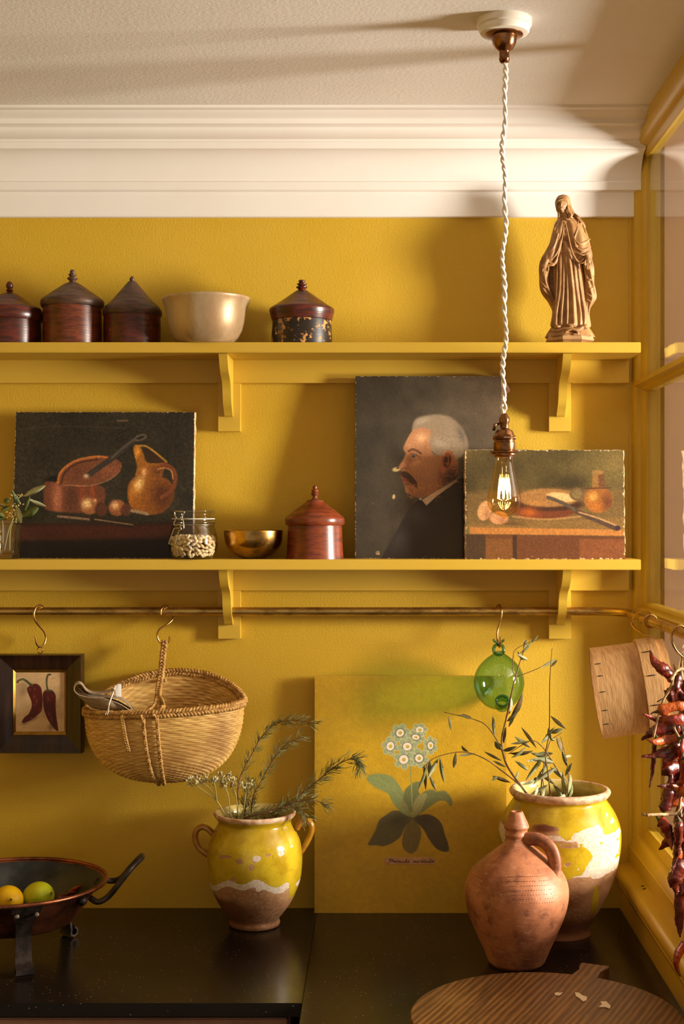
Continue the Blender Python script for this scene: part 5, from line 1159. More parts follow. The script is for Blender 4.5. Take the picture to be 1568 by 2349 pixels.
pr = pprof([(60, 2206), (64, 2204), (67, 2198), (78, 2172), (90, 2146), (103, 2116), (114, 2086), (119.5, 2058), (119, 2035), (112, 2012), (98, 1990), (76, 1970), (54, 1953), (37, 1940), (28, 1930), (25, 1922), (27, 1914), (25, 1908), (25.5, 1902), (28.5, 1897), (27.5, 1891), (20, 1874), (15, 1863), (13, 1861), (10, 1862), (8, 1870), (12, 1900), (14, 1920)], d, 4)
pr = [(r_, max(z_, CTOP)) for r_, z_ in pr]; pr[0] = (pr[0][0], CTOP)
obj('body', lathe(pr, C3, 96, .005, 9), 'terracotta', t)
obj('handle', tube(spl([P(1196, 1927, .387), P(1216, 1924, .397), P(1240, 1928, .404), P(1260, 1944, .410), P(1270, 1968, .414), P(1271, 1996, .416), P(1266, 2020, .420), P(1252, 2040, .422)], 7), [.0085] * 4 + [.0092] * 38 + [.0105] * 4 + [.013] * 4, 16, True, 1.45, up=(0, -1, 0)), 'terracotta', t)
dots = []
for row, yy in enumerate(range(1988, 2050, 9)):
    zz = PZZ(yy, d); r_ = np.interp(zz, [q_[1] for q_ in pr[:60]], [q_[0] for q_ in pr[:60]])
    for k in range(26):
        a = -PI / 2 - .75 + k * .055 + (row % 2) * .02
        if R.random() < .8: dots.append(ellipsoid((C3[0] + r_ * math.cos(a), C3[1] + r_ * math.sin(a), zz + .002 * math.sin(a * 3)), .0009, .0009, .0007, 6, 4))
tag(obj('stamped_dots', join(*dots), 'terracotta', t), kind='stuff')
# ---------------------------------------------------------------- plants
simple('olive_leaf', (122, 126, 80), .5, var=(152, 152, 108), vscale=60); simple('olive_leaf_pale', (176, 174, 138), .55, var=(150, 152, 108), vscale=60); simple('olive_leaf_brown', (128, 100, 58), .55, var=(92, 84, 46), vscale=60)
simple('olive_stem', (132, 96, 60), .7, var=(98, 70, 42), vscale=60)
simple('rosemary_needle', (112, 116, 66), .55, var=(146, 142, 92), vscale=80); simple('rosemary_stem', (122, 80, 50), .7); simple('straw_stem', (166, 156, 96), .7); simple('dry_blossom', (206, 190, 146), .85, var=(150, 140, 92), vscale=200)
def blade(base, tip, w, fold=.5, curl=.1, side=Vector((0, -1, 0)), n=8, shape=.9):
    """a leaf folded along its midrib, thin but closed on both faces"""
    ax = tip - base; L = ax.length; ax = ax.normalized(); sd = side - ax * side.dot(ax)
    sd = sd.normalized() if sd.length > .05 else ax.orthogonal().normalized(); bn = ax.cross(sd).normalized(); V, F = [], []
    for i in range(n + 1):
        f = i / n; ww = w * math.sin(PI * min(1, max(0, f * .96 + .02))) ** shape; c_ = base + ax * (L * f) + sd * (curl * L * math.sin(PI * f))
        V += [tuple(c_ - bn * ww + sd * (fold * ww)), tuple(c_), tuple(c_ + bn * ww + sd * (fold * ww)), tuple(c_ - sd * .0004)]
    for i in range(n):
        a = i * 4; b_ = a + 4
        F += [(a, a + 1, b_ + 1, b_), (a + 1, a + 2, b_ + 2, b_ + 1), (a, b_, b_ + 3, a + 3), (a + 3, b_ + 3, b_ + 2, a + 2)]
    return V, F
rp = random.Random(33)
def olive(label, stems, leaves, d0, group=None):
    base = P(*stems[0][0][0], d0)
    t = thing('olive_branch', label, 'branch', base, 'olive branches in the large crock')
    for pts, dd, w0 in stems:
        q_ = spl([P(x, y, d0 + (dd if not isinstance(dd, list) else dd[i])) for i, (x, y) in enumerate(pts)], 6); n_ = len(q_)
        obj('stem', tube(q_, [w0 * (1 - .6 * i / n_) for i in range(n_)], 7), 'olive_stem', t)
    for (x0, y0, x1, y1, w, mm) in leaves:
        dd = rp.uniform(-.012, .012); dz = rp.uniform(-.016, .016)
        obj('leaf', blade(P(x0, y0, d0 + dd), P(x1, y1, d0 + dd + dz), w / 1112, rp.uniform(.3, 1.0), rp.uniform(-.10, .10), Vector((rp.uniform(-.7, .7), -1, rp.uniform(-.5, .5)))), ('olive_leaf', 'olive_leaf_pale', 'olive_leaf_brown')[mm], t)
olive('tall olive branch with an arching side twig drooping over the printed flower', [([(1222, 1842), (1194, 1802), (1176, 1778), (1158, 1746), (1150, 1700), (1160, 1650), (1175, 1580), (1190, 1525), (1202, 1490)], [-.02, -.008, .0, .0, 0, 0, 0, 0, 0], .0026),
      ([(1222, 1836), (1190, 1800), (1150, 1768), (1110, 1740), (1060, 1725), (1000, 1737), (968, 1762)], [-.012, 0, 0, .01, .01, .02, .02], .0017), ([(1158, 1740), (1140, 1700), (1115, 1665), (1085, 1650), (1018, 1634)], 0.0, .0016), ([(1185, 1553), (1176, 1540), (1176, 1510), (1182, 1490), (1210, 1475), (1236, 1467)], 0.0, .0012), ([(1185, 1552), (1230, 1535), (1262, 1518)], 0.0, .0011)],
      [(1028, 1642, 1034, 1676, 3.2, 0), (1085, 1650, 1050, 1640, 3.5, 1), (1060, 1638, 1080, 1645, 3, 2), (1133, 1690, 1130, 1640, 3.8, 0), (1150, 1720, 1134, 1700, 7, 0), (1155, 1705, 1160, 1668, 6, 2), (1150, 1745, 1110, 1724, 3.5, 0), (980, 1750, 958, 1812, 4, 0), (972, 1754, 976, 1812, 4.5, 2), (985, 1744, 985, 1780, 5, 0), (1006, 1738, 980, 1786, 5, 1), (1008, 1738, 1018, 1796, 4.5, 0), (985, 1780, 1000, 1814, 4, 0), (1045, 1726, 1040, 1762, 4.5, 1), (1074, 1724, 1058, 1710, 4, 0), (1090, 1728, 1050, 1734, 2.8, 1), (1165, 1640, 1172, 1600, 4.5, 1), (1168, 1650, 1198, 1590, 7, 2), (1162, 1655, 1188, 1632, 5, 0), (1166, 1668, 1180, 1640, 4, 0), (1152, 1722, 1185, 1712, 5, 0), (1190, 1500, 1218, 1470, 4, 0), (1200, 1490, 1208, 1468, 4, 1), (1212, 1476, 1234, 1456, 3, 0), (1184, 1500, 1210, 1514, 4, 1), (1186, 1494, 1200, 1516, 3, 0), (1240, 1532, 1276, 1512, 4, 0), (1140, 1780, 1128, 1790, 4, 0), (1170, 1795, 1128, 1780, 4.5, 2), (1180, 1798, 1188, 1768, 4, 0), (1160, 1760, 1130, 1745, 3, 0)], .175)
olive('dense olive sprig with many curled leaves leaning right in the crock', [([(1300, 1838), (1290, 1790), (1262, 1740), (1240, 1710), (1215, 1700), (1165, 1730)], [-.04, 0, 0, 0, 0, 0], .0018), ([(1308, 1838), (1304, 1790), (1298, 1740), (1285, 1690)], [-.03, 0, 0, 0], .0016), ([(1238, 1842), (1242, 1790), (1250, 1740), (1262, 1700), (1290, 1680)], [-.05, 0, 0, 0, 0], .0016), ([(1252, 1840), (1246, 1800), (1240, 1770)], [-.04, 0, 0], .0014)],
      [(1300, 1830, 1290, 1770, 5, 1), (1302, 1820, 1308, 1776, 5, 0), (1298, 1790, 1262, 1760, 5.5, 0), (1296, 1780, 1312, 1750, 4.5, 0), (1270, 1750, 1232, 1740, 5.5, 0), (1262, 1742, 1215, 1726, 5, 1), (1268, 1728, 1225, 1732, 6, 0), (1258, 1738, 1208, 1746, 4.5, 1), (1276, 1760, 1232, 1790, 5.5, 1), (1264, 1740, 1222, 1800, 5, 0), (1250, 1730, 1205, 1790, 5, 0), (1232, 1780, 1196, 1800, 4.5, 1), (1250, 1690, 1272, 1668, 4, 0), (1240, 1705, 1265, 1682, 4.5, 0), (1262, 1682, 1292, 1672, 5, 0), (1222, 1722, 1168, 1728, 6, 2), (1215, 1715, 1180, 1690, 5, 0), (1230, 1716, 1195, 1668, 5, 1), (1212, 1700, 1170, 1706, 4, 1), (1206, 1712, 1172, 1738, 4.5, 0), (1290, 1720, 1276, 1690, 4.5, 2), (1296, 1736, 1310, 1734, 3.5, 1), (1302, 1760, 1288, 1720, 4.5, 0), (1256, 1800, 1210, 1830, 5, 1), (1272, 1800, 1236, 1770, 5, 0), (1240, 1840, 1248, 1806, 4, 0), (1270, 1835, 1300, 1822, 5, 1), (1288, 1826, 1268, 1800, 4.5, 0), (1300, 1834, 1312, 1800, 4.5, 0), (1222, 1830, 1232, 1800, 4, 1), (1180, 1745, 1212, 1768, 4, 0), (1250, 1755, 1246, 1735, 4, 2)], .205)
olive('bare upright olive twig with few leaves near the beech sieve', [([(1262, 1830), (1256, 1770), (1250, 1730), (1258, 1690), (1260, 1640), (1260, 1580), (1262, 1530), (1266, 1486)], [-.04, 0, 0, 0, 0, 0, 0, 0], .0015)],
      [(1258, 1668, 1264, 1696, 4.5, 0), (1262, 1642, 1298, 1672, 4.5, 1), (1258, 1690, 1272, 1700, 3.5, 0), (1276, 1690, 1286, 1724, 6, 2), (1262, 1530, 1278, 1514, 3, 0)], .233)
def rosemary(label, pts, d0, dd, dens, wpx, nl=12):
    q_ = spl([P(x, y, d0 + dd[i]) for i, (x, y) in enumerate(pts)], 14); n_ = len(q_)
    t = thing('rosemary_sprig', label, 'sprig', q_[0], 'rosemary sprigs in the two-handled pot')
    obj('stem', tube(q_, [.0019 * (1 - .65 * i / n_) for i in range(n_)], 6), 'rosemary_stem', t)
    geos = []
    for i in range(2, n_):
        f = i / n_
        if rp.random() > dens(f): continue
        for k in range(rp.choice((2, 3, 4))):
            tg = (q_[min(i + 1, n_ - 1)] - q_[max(i - 1, 0)]).normalized()
            pr_ = Vector((rp.uniform(-1, 1), rp.uniform(-1, 1), rp.uniform(-1, 1))); pr_ = (pr_ - tg * pr_.dot(tg)).normalized()
            Ln = rp.uniform(.5, 1.0) * nl / 1085
            tp_ = q_[i] + (tg * .75 + pr_ * .8).normalized() * Ln * 1.4
            if any(f_.z < PZZ(1857, .13) and .066 < math.hypot(f_.x - C1[0], f_.y - C1[1]) < .094 for f_ in (q_[i], q_[i].lerp(tp_, .5), tp_)): continue   # no needle grows through the rim
            geos.append(blade(q_[i], q_[i] + (tg * .75 + pr_ * .8).normalized() * Ln * 1.4, .0010, .3, rp.uniform(-.1, .25), pr_, 4, .5))
    tag(obj('needles', join(*geos), 'rosemary_needle', t), kind='stuff')
rosemary('longest rosemary sprig, arched at the tip above the pot', [(545, 1880), (545, 1820), (552, 1780), (575, 1735), (600, 1690), (630, 1662), (670, 1652), (724, 1660)], .130, [-.05, 0, 0, 0, 0, 0, 0, 0], lambda f: .35 + .6 * (f > .45), 11, 20)
rosemary('shorter upright rosemary sprig beside the longest one', [(575, 1880), (580, 1830), (600, 1790), (625, 1745), (650, 1712), (690, 1690)], .120, [-.05, 0, 0, 0, 0, 0], lambda f: .85, 11, 22)
rosemary('rosemary sprig leaning over the board with a curled tip', [(628, 1880), (652, 1850), (695, 1818), (735, 1785), (765, 1760), (800, 1742), (820, 1745), (824, 1765)], .140, [-.04, 0, 0, 0, 0, .01, .01, .01], lambda f: .8, 11, 26)
rosemary('low rosemary sprig spreading sideways over the rim', [(602, 1880), (636, 1858), (680, 1838), (720, 1836), (752, 1848)], .160, [-.04, .0, .01, .01, .01], lambda f: .6, 10, 24)
rosemary('short bushy rosemary sprig in the mouth of the pot', [(560, 1885), (562, 1850), (566, 1815), (574, 1790)], .118, [-.01, 0, 0, 0], lambda f: .95, 10, 18)
rosemary('limp rosemary sprig lying across the pot mouth', [(560, 1876), (600, 1866), (640, 1853), (684, 1853), (704, 1876)], .182, [-.03, 0, 0, .0, .005], lambda f: .7, 10, 22)
def flowers(label, stems, d0, lean):
    t = thing('dried_flower', label, 'flower', P(*stems[0][0], d0 - .03), 'dried white flowers in the two-handled pot')
    g = []; bl_ = []
    for st in stems:
        q_ = spl([P(x, y, d0 + lean * (1882 - y) / 86) for x, y in st], 5); g.append(tube(q_, .0011, 5)); tip = q_[-1]
        for k in range(7):
            e_ = tip + Vector((rp.uniform(-.012, .012), rp.uniform(-.008, .008), rp.uniform(-.004, .012))); g.append(tube([tip - Vector((0, 0, .010)), e_], .0005, 4))
            for j in range(5): bl_.append(ellipsoid(e_ + Vector((rp.uniform(-.003, .003), rp.uniform(-.003, .003), rp.uniform(-.002, .004))), .0020, .0020, .0026, 6, 5))
    obj('stem', join(*g), 'straw_stem', t); tag(obj('blossom', join(*bl_), 'dry_blossom', t), kind='stuff')
flowers('dried white flower spray spreading furthest out of the pot', [[(522, 1882), (499, 1840), (470, 1816), (440, 1794)], [(498, 1842), (486, 1815), (466, 1795)], [(497, 1840), (494, 1810), (490, 1792)]], .128, .100)
flowers('dried white flower stem with two heads over the pot mouth', [[(528, 1880), (524, 1830), (518, 1812), (506, 1798)], [(520, 1818), (518, 1804), (515, 1786)]], .130, .050)
flowers('dried white flower stem standing among the rosemary', [[(546, 1880), (542, 1830), (535, 1808), (528, 1796)], [(558, 1870), (562, 1830), (566, 1806)]], .150, .004)
# eucalyptus in the tumbler
simple('eucalyptus_leaf', (104, 116, 62), .45, var=(84, 98, 50), vscale=50); simple('eucalyptus_pale', (188, 188, 148), .45, var=(160, 164, 118), vscale=50); simple('eucalyptus_bud', (196, 172, 104), .6)
d = .112; t = thing('eucalyptus_sprig', 'eucalyptus sprig with round leaves and gold buds standing in the tumbler', 'sprig', P(16, 1262, d))
obj('stem', join(tube(spl([P(10, 1262, d), P(20, 1215, d + .01), P(34, 1180, d + .01), P(40, 1145, d + .01), P(58, 1136, d + .01)], 6), .0012, 6), tube(spl([P(22, 1262, d), P(26, 1205, d - .01), P(50, 1185, d), P(68, 1146, d), P(84, 1158, d)], 6), .0011, 6), tube(spl([P(6, 1262, d), P(6, 1200, d), P(-2, 1175, d)], 6), .0011, 6)), 'straw_stem', t)
for li, (x0, y0, x1, y1, w, mm, sh, fo) in enumerate([(56, 1138, 104, 1114, 7.5, 1, .7, .15), (66, 1146, 106, 1162, 4.5, 1, .8, .3), (52, 1185, 88, 1164, 11, 0, .6, .05), (56, 1184, 76, 1176, 10, 0, .55, .05), (54, 1178, 69, 1138, 4, 0, .8, .7), (38, 1162, 48, 1200, 8, 1, .7, .1), (42, 1165, 28, 1124, 4, 0, .8, .6), (24, 1160, 37, 1138, 2.5, 1, .8, .5), (18, 1162, 0, 1156, 7, 1, .7, .2), (12, 1154, 18, 1142, 6, 0, .6, .2), (40, 1175, 34, 1198, 6, 0, .7, .1), (10, 1186, -6, 1178, 6, 0, .7, .1), (16, 1192, -10, 1190, 3, 0, .8, .2), (38, 1140, 44, 1160, 4, 0, .8, .5), (2, 1172, 22, 1162, 5, 0, .7, .2)]):
    da, db = {5: (.034, .052), 10: (.0, .002), 3: (.02, .03)}.get(li, (rp.uniform(-.005, .02), rp.uniform(0, .03)))   # over, inside or beyond the rim
    obj('leaf', blade(P(x0, y0, d + da), P(x1, y1, d + db), w / 1076, fo, rp.uniform(-.05, .05), Vector((rp.uniform(-.4, .4), -1, rp.uniform(-.3, .3))), 10, sh), ('eucalyptus_leaf', 'eucalyptus_pale')[mm], t)
bud = []
for (bx, by, n_, sp_) in ((30, 1142, 14, 9), (26, 1180, 26, 12), (48, 1138, 6, 5), (42, 1188, 10, 7), (36, 1158, 6, 6), (48, 1158, 5, 6)):
    for k in range(n_):
        q_ = P(bx + rp.uniform(-sp_, sp_), min(by + rp.uniform(-sp_, sp_) * .8, 1187), d + rp.uniform(-.004, .02)); dv = Vector((rp.uniform(-1, 1), rp.uniform(-1, 0), rp.uniform(-.4, 1))).normalized()
        bud.append(tube([q_, q_ + dv * .003, q_ + dv * .0055], [.0005, .0014, .0004], 5))
tag(obj('buds', join(*bud), 'eucalyptus_bud', t), kind='stuff')
# ---------------------------------------------------------------- copper pan with fruit
m, tt, b = mat('old_copper')
n1 = tt.noise(12, 6, .66); n2 = tt.noise(70, 4, .7)
tt.put(b.inputs['Base Color'], tt.mix(tt.step(n1, .36, .68), lin((168, 98, 62)), lin((92, 54, 40)))); b.inputs['Metallic'].default_value = .9
tt.put(b.inputs['Roughness'], tt.math('ADD', tt.math('MULTIPLY', n2, .25), .2)); tt.put(b.inputs['Normal'], tt.bump(n1, .12, .004))
simple('dull_tin', (74, 76, 74), .42, .7, var=(46, 48, 48), vscale=14); simple('wrought_iron', (70, 58, 50), .45, .75, var=(40, 34, 32), vscale=45, bump=(120, .5, .0015)); simple('crusted_iron', (150, 132, 104), .8, .2, var=(60, 52, 46), vscale=120, bump=(220, .8, .002))
d = .33; C4 = (PXX(25, d), -d); RR = .185
t = thing('copper_pan', 'old copper footed pan with iron handles holding lemons', 'pan', (C4[0], C4[1], CTOP))
obj('body', lathe(smoothprof([(.002, .962), (.09, .962), (.118, .966), (.130, .976), (.150, 1.005), (.172, 1.033), (.1835, 1.043)], 4), C4, 96, .002, 2), 'old_copper', t)
obj('tinned_lining', lathe(smoothprof([(.183, 1.0425), (.170, 1.032), (.148, 1.006), (.128, .979), (.115, .969), (.002, .966)], 4), C4, 96, .002, 2, cap0=False), 'dull_tin', t)
obj('rolled_rim', tube([(C4[0] + .1855 * math.cos(a), C4[1] + .1855 * math.sin(a), 1.0435) for a in [2 * PI * i / 96 for i in range(97)]], .0042, 10, False), 'old_copper', t)
for an in (-66, 54, 174):
    a = math.radians(an); u = Vector((math.cos(a), math.sin(a), 0)); w = Vector((-math.sin(a), math.cos(a), 0)); ce = Vector((C4[0], C4[1], 0)); rows_ = []
    for r_, z, hw in ((.181, 1.037, .029), (.172, 1.027, .027), (.161, 1.012, .021), (.152, 1.000, .0165), (.142, .985, .015), (.137, .965, .0145), (.138, .945, .015), (.141, .925, .0158), (.143, .915, .016), (.141, .9045, .0165), (.149, .9005, .017), (.157, .905, .017), (.157, .914, .017), (.150, .919, .017)): rows_.append((ce + u * r_ + Vector((0, 0, z + .0028)), hw))
    V, F = [], []
    for i, (c_, hw) in enumerate(rows_):
        tg = (rows_[min(i + 1, len(rows_) - 1)][0] - rows_[max(i - 1, 0)][0]).normalized(); nn = w.cross(tg).normalized() * .0022
        V += [tuple(c_ - w * hw - nn), tuple(c_ + w * hw - nn), tuple(c_ + w * hw + nn), tuple(c_ - w * hw + nn)]
    for i in range(len(rows_) - 1):
        for k in range(4): F.append((i * 4 + k, i * 4 + (k + 1) % 4, i * 4 + 4 + (k + 1) % 4, i * 4 + 4 + k))
    F += [(3, 2, 1, 0), tuple(range(len(V) - 4, len(V)))]
    lg = obj('leg', (V, F), 'wrought_iron', t, flat_angle=50)
    for s in (-1, 1): obj('rivet', ellipsoid(ce + u * .1745 + w * (s * .018) + Vector((0, 0, 1.022)), .005, .005, .004, 10, 6), 'crusted_iron', lg)
for sgn in (1, -1):
    def hp_(ang, r_, z): a = math.radians(ang) if sgn > 0 else PI - math.radians(ang); return Vector((C4[0] + r_ * math.cos(a), C4[1] + r_ * math.sin(a), z))
    h = obj('handle', tube(spl([hp_(-20, .180, 1.028), hp_(-20, .197, 1.022), hp_(-18, .215, 1.032), hp_(-16, .235, 1.058), hp_(-12, .252, 1.084), hp_(-2, .258, 1.092), hp_(8, .252, 1.084), hp_(13, .232, 1.058), hp_(15, .214, 1.036), hp_(17, .197, 1.030), hp_(17, .180, 1.034)], 6), .0058, 10), 'wrought_iron', t)
    for an in (-25, 20): obj('handle_plate', ellipsoid(hp_(an, .172, 1.026), .010, .012, .010, 12, 8), 'wrought_iron', h)
def citrus(name, c_, L, r_, rot, m, label, seed):
    t_ = thing(name, label, 'lemon', c_ - Vector((0, 0, r_))); rows_ = []
    for i in range(25):
        f = i / 24; x = -L + 2 * L * f; b0 = math.sqrt(max(0, 1 - (x / (L * .86)) ** 2)) if abs(x) < L * .86 else 0
        nip = .20 * math.exp(-((abs(x) - L * .86) / (L * .10)) ** 2) * (1 if abs(x) < L * .95 else .6); rows_.append((max(r_ * max(b0 ** .92, nip), .0006), x))
    V, F = lathe(rows_, (0, 0), 36, .008, seed, cap1=True); M_ = rot.to_matrix(); V = [tuple(M_ @ Vector(v) + c_) for v in V]
    o = obj('peel', (V, F), m, t_); nb_ = M_ @ Vector((0, 0, L)) + c_
    obj('stem_scar', ellipsoid(nb_, .0022, .0022, .0022, 8, 6), 'chilli_stem', t_); return t_
from mathutils import Euler
def peel(name, c1, c2):
    m, tt, b = mat(name); tt.put(b.inputs['Base Color'], tt.mix(tt.step(tt.noise(12, 3), .35, .65), lin(c1), lin(c2))); b.inputs['Roughness'].default_value = .36
    tt.put(b.inputs['Normal'], tt.bump(tt.noise(420, 2, .5), .35, .0012)); b.inputs['Subsurface Weight'].default_value = .05
peel('lemon_peel', (238, 190, 14), (226, 172, 10)); peel('green_lemon_peel', (196, 196, 26), (170, 182, 30))
citrus('lemon', Vector((PXX(17.5, .297), -.297, .9966)), .040, .0305, Euler((1.25, .25, .35)), 'lemon_peel', 'ripe yellow lemon in the copper pan showing its stem end', 1)
citrus('lemon', Vector((PXX(88, .262), -.262, .9962)), .040, .0290, Euler((.2, 1.25, -.40)), 'green_lemon_peel', 'greenish yellow lemon lying sideways in the copper pan', 2)
def pan_pt(r_, an, up): z_ = float(np.interp(r_, [.0, .115, .128, .148, .170], [.966, .969, .979, 1.006, 1.032])); a_ = math.radians(an); return Vector((C4[0] + r_ * math.cos(a_), C4[1] + r_ * math.sin(a_), z_ + up))
for i, (pts, w_, up_) in enumerate(([((.104, 44), (.116, 34), (.128, 24)), 9, .0215], [((.106, 42), (.118, 28), (.126, 14)), 8, .0085], [((.122, 54), (.132, 45), (.138, 36)), 8, .0095], [((.134, 46), (.142, 40), (.149, 34)), 6, .0085], [((.096, 36), (.104, 22), (.112, 8)), 7, .0080])):
    o = chilli(None, [pan_pt(r_, an, up_) for r_, an in pts], w_ / 1150.0, ('chilli_dark', 'chilli_red')[i % 2], rc_, stem=False)
    tag(o, 'small wrinkled dried chilli lying beside the green lemon in the pan', 'chilli', 'dried chillies in the copper pan')
# ---------------------------------------------------------------- round wooden board
m, tt, b = mat('worn_pine')
ga = math.atan2(.265, .12)
v1 = tt.maprs((0, 0, -ga), (1, 14, 1)); v2 = tt.maprs((0, 0, -ga), (.6, 7, 1))
gr = tt.noise(16, 5, .6, v1, .4); g2 = tt.noise(5, 3, .6, v2, 1.2); st_ = tt.noise(6, 4, .6)
wav = tt.add('ShaderNodeTexWave', {'wave_type': 'BANDS', 'bands_direction': 'Y'}, Scale=27.0, Distortion=5.0, Detail=2.0, Detail_Scale=1.2); tt.l.new(tt.maprs((0, 0, -ga), (.12, 1, 1)), wav.inputs['Vector'])
cc = tt.mix(tt.step(tt.math('ADD', tt.math('MULTIPLY', wav.outputs['Fac'], .35), tt.math('MULTIPLY', gr, .65)), .30, .70), lin((84, 52, 20)), lin((132, 90, 42))); cc = tt.mix(tt.math('MULTIPLY', tt.step(g2, .42, .66), .6), cc, lin((72, 44, 22))); cc = tt.mix(tt.math('MULTIPLY', tt.step(st_, .55, .75), .45), cc, lin((140, 106, 56)))
tt.put(b.inputs['Base Color'], cc); b.inputs['Roughness'].default_value = .5; tt.put(b.inputs['Normal'], tt.bump(wav.outputs['Fac'], .25, .0012, tt.bump(gr, .2, .001)))
BX, BY, BR = .280, -.742, .231
t = thing('chopping_board', 'round worn pine chopping board with a stub handle on the worktop', 'board', (BX, BY, CTOP))
obj('disc', lathe([(BR - .004, CTOP), (BR - .001, CTOP + .003), (BR, CTOP + .012), (BR - .001, CTOP + .021), (BR - .004, CTOP + .025), (.001, CTOP + .0255)], (BX, BY), 120, .0025, 4), 'worn_pine', t, flat_angle=50)
dr = Vector((.12, .265, 0)).normalized(); pw = Vector((-dr.y, dr.x, 0)); ce = Vector((BX, BY, 0)); V = []
for z in (CTOP + .001, CTOP + .024):
    for l_, w_ in ((.222, .024), (.262, .020), (.290, .027), (.302, .026), (.302, -.026), (.290, -.027), (.262, -.020), (.222, -.024)): V.append(tuple(ce + dr * l_ + pw * w_ + Vector((0, 0, z))))
obj('handle', (V, [tuple(range(7, -1, -1)), tuple(range(8, 16))] + [(i, (i + 1) % 8, 8 + (i + 1) % 8, 8 + i) for i in range(8)]), 'worn_pine', t, smooth=False)
simple('plaster_flake', (214, 190, 156), .8)
def flake(pts, label):
    zt = CTOP + .0258
    def G(px, py): k = (py - CY) / ((EYE - zt) * SCALE); return ((px - CX) / (SCALE * k), -(DIST - DIST / k))
    q_ = [G(x, y) for x, y in pts]; n_ = len(q_); V = [(x, y, zt) for x, y in q_] + [(x, y, zt + .0012) for x, y in q_]
    tag(obj('plaster_flake', (V, [tuple(range(n_)), tuple(range(2 * n_ - 1, n_ - 1, -1))] + [(i, (i + 1) % n_, n_ + (i + 1) % n_, n_ + i) for i in range(n_)]), 'plaster_flake', smooth=False), label, 'flake', 'pale flakes on the chopping board')
flake([(1271, 2280), (1277, 2277), (1284, 2279), (1290, 2277), (1286, 2282), (1280, 2285), (1273, 2284)], 'small pale flake on the chopping board, smallest of three')
flake([(1318, 2278), (1326, 2278), (1336, 2285), (1346, 2288), (1344, 2296), (1336, 2298), (1328, 2291), (1320, 2286)], 'long pale flake on the chopping board between the two others')
flake([(1376, 2299), (1390, 2298), (1394, 2303), (1400, 2308), (1398, 2315), (1388, 2311), (1372, 2311), (1380, 2305)], 'ragged star-like pale flake on the chopping board')
simple('dark_splinter', (52, 40, 24), .8)
def bit(pts, m, label):
    tag(obj('plant_scrap', tube(pts, .0009, 5), m), label, 'scrap', 'small dry scraps lying about')
bit([(0.335, -.858, CTOP + .0266), (0.340, -.852, CTOP + .0275), (0.346, -.850, CTOP + .0266)], 'olive_leaf', 'tiny dry green leaf scrap on the chopping board')
bit([(0.5400, -.20, 1.0008), (0.5440, -.206, 1.0022)], 'dark_splinter', 'dark dry splinter on the window sill')
bit([(0.5380, -.222, 1.0000), (0.5445, -.224, 1.0024)], 'dark_splinter', 'dark dry splinter on the window sill')
# ---------------------------------------------------------------- plaster statue of a veiled woman
m, tt, b = mat('aged_plaster')
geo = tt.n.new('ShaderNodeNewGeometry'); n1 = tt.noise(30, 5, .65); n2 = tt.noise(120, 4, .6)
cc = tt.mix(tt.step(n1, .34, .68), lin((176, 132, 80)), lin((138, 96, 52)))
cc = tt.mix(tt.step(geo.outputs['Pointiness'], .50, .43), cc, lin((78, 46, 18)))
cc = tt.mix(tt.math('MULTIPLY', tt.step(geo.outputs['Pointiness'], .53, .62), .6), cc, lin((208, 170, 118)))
tt.put(b.inputs['Base Color'], cc); b.inputs['Roughness'].default_value = .55
tt.put(b.inputs['Normal'], tt.bump(n2, .15, .0008))
sd = .082; ss = SCALE * mag(sd)
def S(px, py, dd=0.0): return P(px, py, sd) + Vector((0, -dd / ss, 0))
def loft(rings, seg=72, fold=None, pw=1.0):
    """rings: (y px, centre x px, half width, half depth, depth offset px); fold(angle, f, y)->scale"""
    rg = smoothprof([tuple(map(float, r_)) for r_ in rings], 5); V, F = [], []; n_ = len(rg)
    for i, (y, cx_, rx, ry, do) in enumerate(rg):
        for k in range(seg):
            a = 2 * PI * k / seg; f = fold(a, i / (n_ - 1), y) if fold else 1.0   # a=pi/2 faces the viewer
            ca, sa = math.cos(a), math.sin(a)
            V.append(tuple(S(cx_ + rx * f * math.copysign(abs(ca) ** pw, ca), y, do + ry * f * math.copysign(abs(sa) ** pw, sa))))
    for i in range(n_ - 1):
        for k in range(seg): F.append((i * seg + k, i * seg + (k + 1) % seg, (i + 1) * seg + (k + 1) % seg, (i + 1) * seg + k))
    F += [tuple(range(seg - 1, -1, -1)), tuple(range((n_ - 1) * seg, n_ * seg))]; return V, F
def st(pts, rad, seg=10, k=5, flat=1.0):
    q_ = spl([S(*p_) for p_ in pts], k); n_ = len(q_); rr = rad if isinstance(rad, (list, tuple)) else [rad, rad]
    return tube(q_, [np.interp(i / (n_ - 1), np.linspace(0, 1, len(rr)), rr) / ss for i in range(n_)], seg, True, flat)
def se(px, py, dd, rx, ry, rz, rot=None): return ellipsoid(S(px, py, dd), rx / ss, ry / ss, rz / ss, 20, 14, rot)
G = []
def gown(a, f, y):
    w = min(1, max(0, (y - 560) / 60)); return 1 + w * (.075 * math.sin(9 * a + .5 * math.sin(y * .02)) + .05 * math.sin(17 * a + 1.3)) * (1 if math.sin(a) > -.3 else .4)
G.append(loft([(508, 1297, 9, 9, 2), (520, 1300, 20, 14, 1), (532, 1303, 30, 19, 0), (548, 1300, 29, 21, 2), (558, 1297, 25, 19, 3), (566, 1298, 26, 21, 3), (600, 1300, 30, 25, 2), (650, 1304, 34, 28, 0), (700, 1307, 37, 31, 0), (740, 1308, 40, 34, 0), (762, 1308, 43, 37, 0), (768, 1308, 38, 33, 0)], 110, gown))
